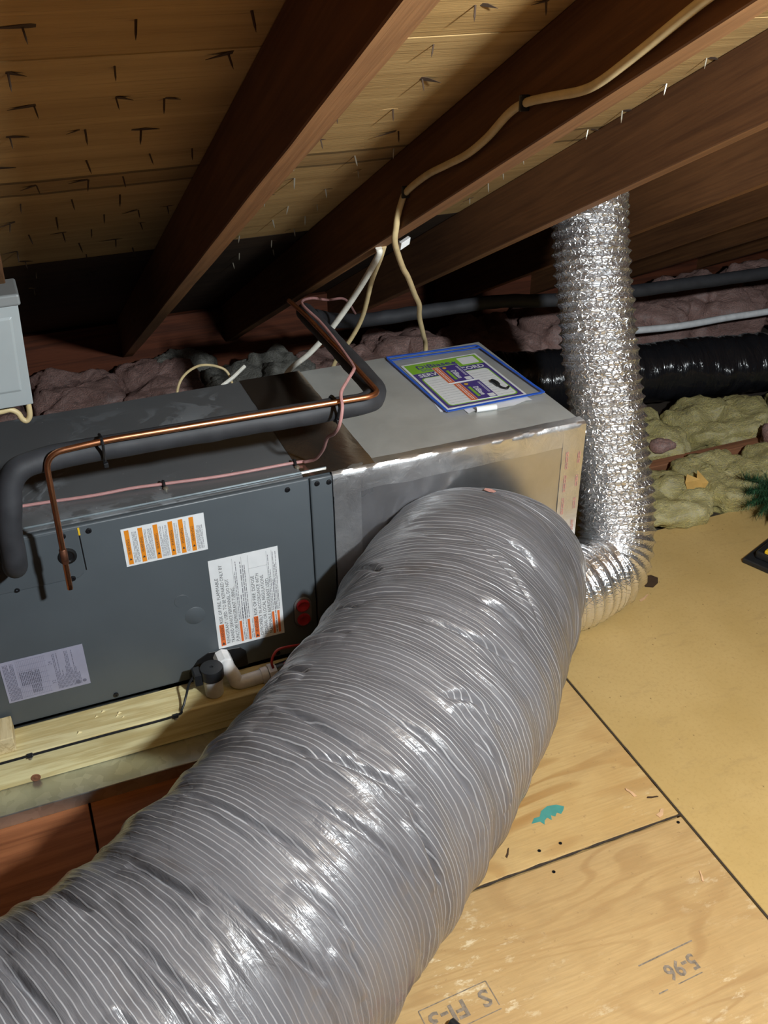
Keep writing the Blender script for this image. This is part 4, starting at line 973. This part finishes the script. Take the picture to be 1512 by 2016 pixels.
MB().tube(smooth_path([(0.198, 0.225, 0.915), (0.201, 0.242, 0.889), (0.205, 0.40, 0.755), (0.173, 0.5, 0.638), (0.132, 0.55, 0.565), (0.083, 0.60, 0.498), (0.05, 0.63, 0.40)], 6), 0.0072, 10).build('cable_run', 'whitecable', wc, smooth=True)
wc2 = thing('white_cable', 'pale yellowed cable hanging from the rafter, right of two', 'cable', (0.25, 0.45, 0.7), 'pair of pale cables')
MB().tube(smooth_path([(0.212, 0.230, 0.915), (0.2125, 0.253, 0.884), (0.240, 0.38, 0.790), (0.261, 0.5, 0.664), (0.254, 0.57, 0.58), (0.222, 0.62, 0.496), (0.2, 0.64, 0.4)], 6), 0.0058, 10).build('cable_run', 'romex', wc2, smooth=True)
tg = MB().obox((0.236, 0.176, 0.934), (0.012, 0.004, 0.004), (0, 0.007, 0.0), (0.0, -0.003, 0.008)); tago = tg.build('paper_tag', 'white', bevel=0.001); tag(tago, 'small white tag on the rafter beside the cream cable', 'tag')
lp = thing('white_wire', 'thin white wire looping up behind the cabinet top', 'cable', (-0.13, 0.62, 0.5))
MB().tube(smooth_path([(-0.215, 0.60, 0.44), (-0.203, 0.60, 0.506), (-0.176, 0.62, 0.533), (-0.13, 0.65, 0.537), (-0.083, 0.66, 0.521), (-0.06, 0.65, 0.500), (-0.05, 0.64, 0.44)], 8), 0.0034, 8).build('wire_loop', 'romex', lp, smooth=True)
MB().tube([(-0.095, 0.585, 0.500), (-0.06, 0.60, 0.512), (-0.022, 0.625, 0.526)], 0.0050, 8).build('cut_end', 'whitecable', lp, smooth=True)

# ------------------------------------------------------------------ grey enclosure at the left edge
bxT = thing('electrical_box', 'light grey metal enclosure with hinged cover hanging at left edge', 'electrical box', (-0.65, 0.1, 0.77))
MB().box((-0.75, 0.055, 0.772), (-0.552, 0.135, 0.962)).build('enclosure', 'boxgrey', bxT, bevel=0.003)
cv = MB(); cv.add([(-0.76, 0.050, 0.768), (-0.549, 0.050, 0.768), (-0.539, 0.050, 0.953), (-0.76, 0.050, 0.953), (-0.76, 0.0545, 0.768), (-0.549, 0.0545, 0.768), (-0.539, 0.0545, 0.953), (-0.76, 0.0545, 0.953)], [(0, 1, 2, 3), (7, 6, 5, 4), (0, 4, 5, 1), (1, 5, 6, 2), (2, 6, 7, 3), (3, 7, 4, 0)])
cvo = cv.build('cover', 'boxgrey', bxT, bevel=0.0015)
MB().add([(-0.73, 0.0480, 0.800), (-0.566, 0.0480, 0.800), (-0.557, 0.0480, 0.930), (-0.73, 0.0480, 0.930), (-0.735, 0.0500, 0.796), (-0.563, 0.0500, 0.796), (-0.553, 0.0500, 0.934), (-0.735, 0.0500, 0.934)], [(0, 1, 2, 3), (0, 4, 5, 1), (1, 5, 6, 2), (2, 6, 7, 3), (3, 7, 4, 0)]).build('raised_field', 'boxgrey', cvo, bevel=0.001, seg=2)
MB().box((-0.765, 0.044, 0.9535), (-0.534, 0.140, 0.974)).build('rain_hood', 'boxlid', bxT, bevel=0.004, seg=3)
MB().tube(smooth_path([(-0.70, 0.08, 0.765), (-0.65, 0.08, 0.752), (-0.609, 0.08, 0.750), (-0.591, 0.08, 0.751), (-0.579, 0.08, 0.742), (-0.574, 0.08, 0.729), (-0.567, 0.08, 0.724), (-0.560, 0.08, 0.732), (-0.558, 0.08, 0.750), (-0.558, 0.08, 0.776)], 8), 0.0052, 10).build('cable_loop', 'romex', bxT, smooth=True)

# ------------------------------------------------------------------ bag with service card on the plenum
ZB = T + 0.0008
bag = thing('zip_bag', 'clear zip bag with blue edges lying on the plenum top', 'plastic bag', (0.46, 0.34, ZB))
cb = [(0.331, 0.521), (0.584, 0.503), (0.598, 0.171), (0.340, 0.167)]
def bag_z(x, y): return ZB + 0.0062 + 0.0022 * mnoise.noise(Vector((x * 16, y * 16, 1.5)))
m = MB(); n_ = 22; vs_ = []
for i in range(n_ + 1):
    for j in range(n_ + 1):
        u, v = i / n_, j / n_
        x = (cb[0][0] * (1 - u) + cb[1][0] * u) * (1 - v) + (cb[3][0] * (1 - u) + cb[2][0] * u) * v
        y = (cb[0][1] * (1 - u) + cb[1][1] * u) * (1 - v) + (cb[3][1] * (1 - u) + cb[2][1] * u) * v
        e = min(u, 1 - u, v, 1 - v) * 8
        vs_.append((x, y, ZB + 0.0008 + (bag_z(x, y) - ZB) * min(1, e)))
m.add(vs_, [(i * (n_ + 1) + j, (i + 1) * (n_ + 1) + j, (i + 1) * (n_ + 1) + j + 1, i * (n_ + 1) + j + 1) for i in range(n_) for j in range(n_)])
m.build('film', 'film', bag, smooth=True, normals=False)
def lerp2(a, b, t): return (a[0] + (b[0] - a[0]) * t, a[1] + (b[1] - a[1]) * t)
def band(a, b, w, z, name):
    k = 24; pts = []
    for i in range(k + 1):
        x, y = lerp2(a, b, i / k); pts.append((x, y, z + 0.0010 * mnoise.noise(Vector((x * 30, y * 30, 4)))))
    m = MB(); d = Vector((b[0] - a[0], b[1] - a[1], 0)).normalized(); s_ = Vector((-d.y, d.x, 0)) * w / 2
    for q in pts: m.v += [tuple(Vector(q) - s_), tuple(Vector(q) + s_), tuple(Vector(q) + s_ + Vector((0, 0, 0.0014))), tuple(Vector(q) - s_ + Vector((0, 0, 0.0014)))]
    for i in range(k):
        b_ = i * 4
        for e in range(4): m.f.append((b_ + e, b_ + (e + 1) % 4, b_ + 4 + (e + 1) % 4, b_ + 4 + e))
    m.f += [(3, 2, 1, 0), (k * 4, k * 4 + 1, k * 4 + 2, k * 4 + 3)]
    return m.build(name, 'blue', bag)
Z1 = ZB + 0.0055
band(lerp2(cb[0], cb[3], 0.02), lerp2(cb[3], cb[0], 0.0), 0.0065, Z1, 'seal_edge'); band(cb[3], cb[2], 0.0075, Z1, 'seal_edge'); band(cb[2], cb[1], 0.0065, Z1, 'seal_edge')
band(cb[0], cb[1], 0.0085, Z1, 'zip_track'); band(lerp2(cb[0], cb[3], 0.062), lerp2(cb[1], cb[2], 0.055), 0.0065, Z1, 'zip_track')
card = thing('service_card', 'green and purple printed service record card inside the bag', 'card', (0.455, 0.32, ZB))
X0, X1, Y0, Y1 = 0.347, 0.560, 0.183, 0.464; CX, CY = (1, 0, 0), (0, 1, 0); oc = (X0, Y0, ZB + 0.0016); W, Hc = X1 - X0, Y1 - Y0
MB().box((X0, Y0, ZB + 0.0003), (X1, Y1, ZB + 0.0016)).build('card_sheet', 'white', card)
k_ = 0.0002
MB().rect(0.006, 0.006, W - 0.006, 0.216, oc, CX, CY, k_).build('purple_frame', 'purple', card)
g = MB().rect(0.006, 0.2165, W - 0.006, Hc - 0.006, oc, CX, CY, k_).build('green_header', 'green', card)
def rrect(x0, y0, x1, y1, r):
    pts = []
    for cx_, cy_, a0 in ((x1 - r, y0 + r, -90), (x1 - r, y1 - r, 0), (x0 + r, y1 - r, 90), (x0 + r, y0 + r, 180)):
        for q in range(5): a = math.radians(a0 + 22.5 * q); pts.append((cx_ + r * math.cos(a), cy_ + r * math.sin(a)))
    return pts
oc2 = (X0, Y0, ZB + 0.0018); oc3 = (X0, Y0, ZB + 0.0020); oc4 = (X0, Y0, ZB + 0.0022)
MB().flat(rrect(0.014, 0.014, W - 0.014, 0.186, 0.012), oc2, CX, CY, k_).build('green_border', 'green', card)
wf = MB().flat(rrect(0.0175, 0.0175, W - 0.0175, 0.1825, 0.010), oc3, CX, CY, k_).build('writing_field', 'white', card)
ln = MB()
for q in range(11): ln.rect(0.022, 0.028 + q * 0.0135, W - 0.022, 0.0286 + q * 0.0135, oc4, CX, CY, k_)
ln.build('ruled_lines', 'fineink', card)
tx = MB(); text_on(tx, 'SERVICE RECORD', 0.026, (0.016, 0.192), oc2, CX, CY, k_, W - 0.032, bold=0.0006); tx.build('title', 'white', card, normals=False)
tx = MB(); text_on(tx, 'DiBiase', 0.030, (0.030, 0.240), oc2, CX, CY, 2 * k_, 0.092, bold=0.0006)
fine_print(tx, 0.036, 0.10, 0.224, 0.236, 2, oc2, CX, CY, k_)
tx.flat([(0.122, 0.243), (0.129, 0.246), (0.131, 0.255), (0.136, 0.249), (0.142, 0.253), (0.137, 0.243), (0.140, 0.234), (0.132, 0.238)], oc2, CX, CY, k_); tx.build('header_lettering', 'purple', card, normals=False)
MB().flat(rrect(0.150, 0.2250, 0.198, 0.2680, 0.004), oc2, CX, CY, k_).build('pale_square', 'white', card)
def sticker(x0, y0, x1, y1, lab):
    s = thing('sticker', lab, 'sticker', ((x0 + x1) / 2, (y0 + y1) / 2, ZB + 0.0024), 'stickers on the service card')
    b = (x0, y1, ZB + 0.0031); ex_, ey_ = (0, -1, 0), (1, 0, 0); L, Wd = y1 - y0, x1 - x0
    MB().box((x0, y0, ZB + 0.0025), (x1, y1, ZB + 0.0031)).build('backing', 'white', s)
    MB().rect(0.001, 0.001, L - 0.001, Wd * 0.26, b, ex_, ey_, k_).build('orange_strip', 'cardorange', s)
    MB().rect(0.001, Wd * 0.27, L - 0.001, Wd - 0.001, b, ex_, ey_, k_).build('purple_field', 'purple', s)
    b2 = (x0, y1, ZB + 0.0033); w_ = MB()
    fine_print(w_, 0.006, L - 0.006, Wd * 0.07, Wd * 0.20, 2, b2, ex_, ey_, k_, 1.0)
    text_on(w_, 'DiBiase', 0.019, (0.034, Wd * 0.52), b2, ex_, ey_, k_, 0.050, bold=0.0005)
    fine_print(w_, 0.012, L * 0.72, Wd * 0.84, Wd * 0.93, 2, b2, ex_, ey_, k_, 1.0); w_.rect(L * 0.80, Wd * 0.72, L - 0.004, Wd * 0.95, b2, ex_, ey_, k_); w_.build('lettering', 'white', s, normals=False)
    g_ = MB().rect(0.030, Wd * 0.36, 0.088, Wd * 0.46, b2, ex_, ey_, k_); g_.build('green_band', 'green', s)
    MB().lathe((x0 + Wd * 0.42, y1 - 0.013, ZB + 0.0033), (0, 0, 1), [(0, 0.0055), (0.0003, 0.0055)], 8).build('yellow_sun', 'yellowplastic', s)
sticker(0.412, 0.313, 0.484, 0.416, 'purple and orange sticker nearer the green header of the card')
sticker(0.420, 0.202, 0.492, 0.306, 'purple and orange sticker nearer the front edge of the card')
dk = MB().tube(smooth_path([(0.513, 0.282, ZB + 0.006), (0.516, 0.262, ZB + 0.008), (0.518, 0.240, ZB + 0.0055), (0.528, 0.228, ZB + 0.0045), (0.538, 0.236, ZB + 0.0045)], 6), [0.002] + [0.0055] * 9 + [0.0028] * 15, 8)
tag(dk.build('plastic_clip', 'blackplastic', smooth=True), 'small dark hooked clip lying in the bag on the card', 'clip')
pp = MB(); N = 10; vs_ = []
for i in range(N + 1):
    for j in range(7):
        x = 0.385 + 0.170 * i / N; y = 0.145 + 0.09 * j / 6
        vs_.append((x, y + 0.006 * math.sin(i * 0.9), T + 0.0003 + max(0, 0.004 * (1 - j / 3)) * (0.5 + 0.5 * math.sin(i * 1.5)) * 1.0))
pp.add(vs_, [(i * 7 + j, (i + 1) * 7 + j, (i + 1) * 7 + j + 1, i * 7 + j + 1) for i in range(N) for j in range(6)])
pp.tube([(0.405, 0.148, T + 0.0075), (0.455, 0.143, T + 0.0075)], 0.0070, 14, caps=False)
tag(pp.build('folded_paper', 'white', smooth=True, normals=False), 'curled white paper sticking out under the front of the bag', 'paper')
tag(MB().flat([(0, 0), (0.020, -0.004), (0.030, 0.09), (0.012, 0.10)], (0.330, 0.185, T + 0.0002), (1, 0, 0), (0, 1, 0), 0.0005).build('folded_paper', 'white'), 'white paper corner showing at the left side of the bag', 'paper')

# ------------------------------------------------------------------ insulation, joists and clutter behind
jo = MB().box((0.66, 0.488, -0.0195), (3.0, 0.526, 0.030)).build('joist', 'joist', bevel=0.003); tag(jo, 'reddish ceiling joist between the yellow insulation batts', 'joist')
jo2 = MB().box((-2.5, 0.70, -0.0195), (0.64, 0.738, 0.05)).build('joist', 'joist', bevel=0.003); tag(jo2, 'ceiling joist hidden behind the cabinet', 'joist')
ypos = [((0.88, 0.340, 0.016), (0.115, 0.135, 0.042)), ((1.12, 0.330, 0.016), (0.135, 0.145, 0.042)), ((1.36, 0.345, 0.018), (0.12, 0.135, 0.046)), ((1.66, 0.37, 0.010), (0.17, 0.11, 0.045)),
        ((0.92, 0.69, 0.008), (0.15, 0.155, 0.042)), ((1.25, 0.69, 0.014), (0.19, 0.155, 0.050)), ((1.62, 0.67, 0.018), (0.19, 0.135, 0.052)), ((2.02, 0.65, 0.012), (0.20, 0.12, 0.05))]
ylab = ['torn yellow insulation between the plenum and the silver duct', 'loose yellow insulation at the edge of the particle board right of the silver duct', 'ragged yellow insulation beside the green branch',
        'yellow insulation behind the green branch at right edge', 'yellow insulation behind the silver duct below the black duct', 'smooth yellow batt under the black duct beyond the joist', 'lumpy yellow batt under the black duct near the right edge', 'yellow insulation beyond the right edge below the black duct']
for i, ((c, s_), lab) in enumerate(zip(ypos, ylab)):
    tag(blob('insulation_batt', c, s_, 'yellow', None, i + 1, 0.7, 11.0, 0.65), lab, 'insulation', 'yellow insulation batts')
fl = MB().flat([(-0.05, -0.02), (0.035, -0.03), (0.015, 0.03), (-0.012, 0.085), (-0.03, 0.04)], (1.13, 0.555, 0.062), (0.95, -0.2, 0.05), (0.05, 0.75, 0.62), 0.006)
tag(fl.build('insulation_flap', plain('pale_yellow_wool', (0.62, 0.62, 0.40), 1.0, 0, 0.15, 30, 0.5), bevel=0.002), 'pale pointed flap of insulation standing beside the silver duct', 'insulation')
tag(blob('insulation_tuft', (1.30, 0.565, 0.052), (0.045, 0.03, 0.018), 'pink', None, 41, 0.5, 20, 0.8, 20, 12), 'small pink tuft on the joist among yellow batts', 'insulation')
tag(blob('insulation_tuft', (1.66, 0.445, 0.066), (0.055, 0.05, 0.04), 'pink', None, 43, 0.5, 18, 0.8, 24, 14), 'pink insulation tuft above the green branch', 'insulation')
kp = MB()
kv = [(1.18, 0.300, 0.062), (1.25, 0.275, 0.060), (1.262, 0.32, 0.078), (1.21, 0.35, 0.098), (1.19, 0.33, 0.075), (1.235, 0.31, 0.068), (1.29, 0.30, 0.070), (1.27, 0.36, 0.100)]
kp.add([(1.235 + (x - 1.235) * 0.7, 0.30 + (y - 0.3) * 0.7, 0.052 + (z - 0.06) * 0.8) for x, y, z in kv], [(0, 1, 4), (1, 2, 4), (4, 2, 3), (1, 6, 5), (5, 6, 7), (2, 5, 7)])
kpo = kp.build('kraft_scrap', 'kraft', normals=False); tag(kpo, 'torn orange-brown paper scrap on the yellow insulation', 'paper')
sol = kpo.modifiers.new('thick', 'SOLIDIFY'); sol.thickness = 0.0015
plab = ['pink insulation behind the grey enclosure', 'pink insulation batt showing above the cabinet top at left', 'pink insulation lump left of the dark rafter foot', 'dusty pink insulation behind the tape joint',
        'pink insulation behind the white cables', 'pink insulation behind the bag on the plenum', 'pink batt between plenum and silver duct', 'pink batt right behind the silver duct', 'pink batt under the black pipe at right', 'pink batt at the far right edge', 'pink batt beyond the right edge']
pk = [(-0.72, 1.52, 0.055), (-0.40, 1.55, 0.060), (-0.12, 1.56, 0.06), (0.52, 1.36, 0.06), (0.78, 1.40, 0.075), (1.08, 1.38, 0.09), (1.40, 1.40, 0.09), (1.78, 1.44, 0.10), (2.14, 1.45, 0.10), (2.52, 1.45, 0.10), (2.92, 1.45, 0.10)]
for i, (c, lab) in enumerate(zip(pk, plab)):
    tag(blob('insulation_batt', c, (0.145 if i < 7 else 0.175, 0.21, 0.085 if i < 3 else 0.10), 'pink', None, 50 + i, 0.42, 9.0, 0.5), lab, 'insulation', 'pink insulation batts')
for i, (c, s_, lab) in enumerate([((0.10, 1.42, 0.075), (0.10, 0.15, 0.085), 'grey mineral wool behind the white wire loop'), ((0.29, 1.44, 0.09), (0.10, 0.14, 0.09), 'grey mineral wool lump at the rafter foot behind the pipes'), ((-0.01, 1.70, 0.07), (0.12, 0.08, 0.07), 'grey mineral wool tucked under the eave')]):
    tag(blob('mineral_wool', c, s_, 'greywool', None, 80 + i, 0.5, 10, 0.6), lab, 'insulation')
for i in range(14):
    x = 0.06 + 0.32 * random.random(); y = 1.17 + 0.10 * random.random(); z = 0.162 + random.random() * 0.03
    tag(blob('rubble', (0.05 + (i % 7) * 0.052 + random.uniform(-.01, .01), 1.20 + (i // 7) * 0.06, 0.035 + 0.0), (0.024, 0.02, 0.034 + 0.02 * random.random()), 'greywool' if i % 3 else 'pink', None, 100 + i, 0.5, 25, 0.9, 12, 8), 'dusty lump of rubble behind the cabinet by the rafter foot', 'debris', 'rubble behind the cabinet')
wp = MB().tube(smooth_path([(1.50, 1.085, 0.222), (1.72, 1.09, 0.205), (1.955, 1.10, 0.20), (2.15, 1.10, 0.196), (2.7, 1.10, 0.192)], 6), 0.013, 14).build('white_pipe', 'pvc', smooth=True)
tag(wp, 'thin white plastic pipe lying behind the black duct at right', 'pipe')

# artificial green branch
gb = thing('artificial_branch', 'dark green artificial pine branch on the floor at right edge', 'artificial plant', (1.45, 0.18, 0.001))
stems = []; sm = MB()
for k in range(11):
    a = PI * 0.45 + k * 0.36; L = random.uniform(0.10, 0.15); c0 = Vector((1.43, 0.165, 0.035)); e = c0 + Vector((math.cos(a) * L, math.sin(a) * L * 0.85, random.uniform(0.0, 0.05)))
    stems.append((c0, e)); sm.tube([c0, c0.lerp(e, 0.5) + Vector((0, 0, 0.02)), e], 0.0018, 6)
sm.build('stem', 'stemg', gb)
nd = MB()
for c0, e in stems:
    d = (e - c0).normalized()
    for q in range(420):
        t_ = random.random(); b0 = c0.lerp(e, t_) + Vector((0, 0, 0.02 * 4 * t_ * (1 - t_)))
        v_ = Vector((random.gauss(0, 1), random.gauss(0, 1), random.gauss(0, 1))).normalized() * random.uniform(0.022, 0.036) + d * 0.018
        tip = b0 + v_; tip.z = max(tip.z, 0.002); sd_ = v_.cross(Vector((0.3, 0.2, 1))).normalized() * 0.0009; b0.z = max(b0.z, 0.004)
        nd.add([b0 - sd_, b0 + sd_, tip], [(0, 1, 2)])
no = nd.build('needles', 'needle', gb, normals=False); no['kind'] = 'stuff'

# black tool case with yellow latch
tc = thing('tool_case', 'black plastic case with yellow latch on the floor at right edge', 'tool case', (1.3, 0.0, 0.0005))
ca, cbv = Vector((0.93, 0.37, 0)).normalized(), Vector((0.37, -0.93, 0)).normalized(); k0 = Vector((1.152, -0.012, 0))
def case_box(a0, a1, b0, b1, z0, z1, name, mat, par, bev):
    c = k0 + ca * (a0 + a1) / 2 + cbv * (b0 + b1) / 2 + Vector((0, 0, (z0 + z1) / 2))
    return MB().obox(c, ca * (a1 - a0) / 2, cbv * (b1 - b0) / 2, Vector((0, 0, (z1 - z0) / 2))).build(name, mat, par, bevel=bev, seg=3)
case_box(0.0, 0.40, 0.0, 0.30, 0.0006, 0.016, 'base', 'blackplastic', tc, 0.004)
lid = case_box(0.022, 0.378, 0.022, 0.278, 0.0165, 0.040, 'lid', 'blackplastic', tc, 0.006)
case_box(0.065, 0.36, 0.040, 0.26, 0.0405, 0.048, 'lid_ridge', 'blackplastic', lid, 0.003)
case_box(0.024, 0.046, 0.045, 0.085, 0.0405, 0.050, 'latch', 'yellowplastic', tc, 0.002)
# pen lying at the bottom of the frame
pn = thing('marker_pen', 'black and red marker tip on the plywood at the bottom edge', 'pen', (-0.13, -0.90, 0.0))
MB().lathe((-0.1335, -0.883, 0.0095), (0.35, -0.93, 0), [(0, 0.004), (0.002, 0.0075), (0.030, 0.0085), (0.032, 0.0085)], 16).build('cap', 'blackplastic', pn, smooth=True)
MB().lathe((-0.122, -0.9135, 0.0095), (0.35, -0.93, 0), [(0, 0.009), (0.09, 0.009), (0.092, 0.006)], 16).build('barrel', 'redplastic', pn, smooth=True)
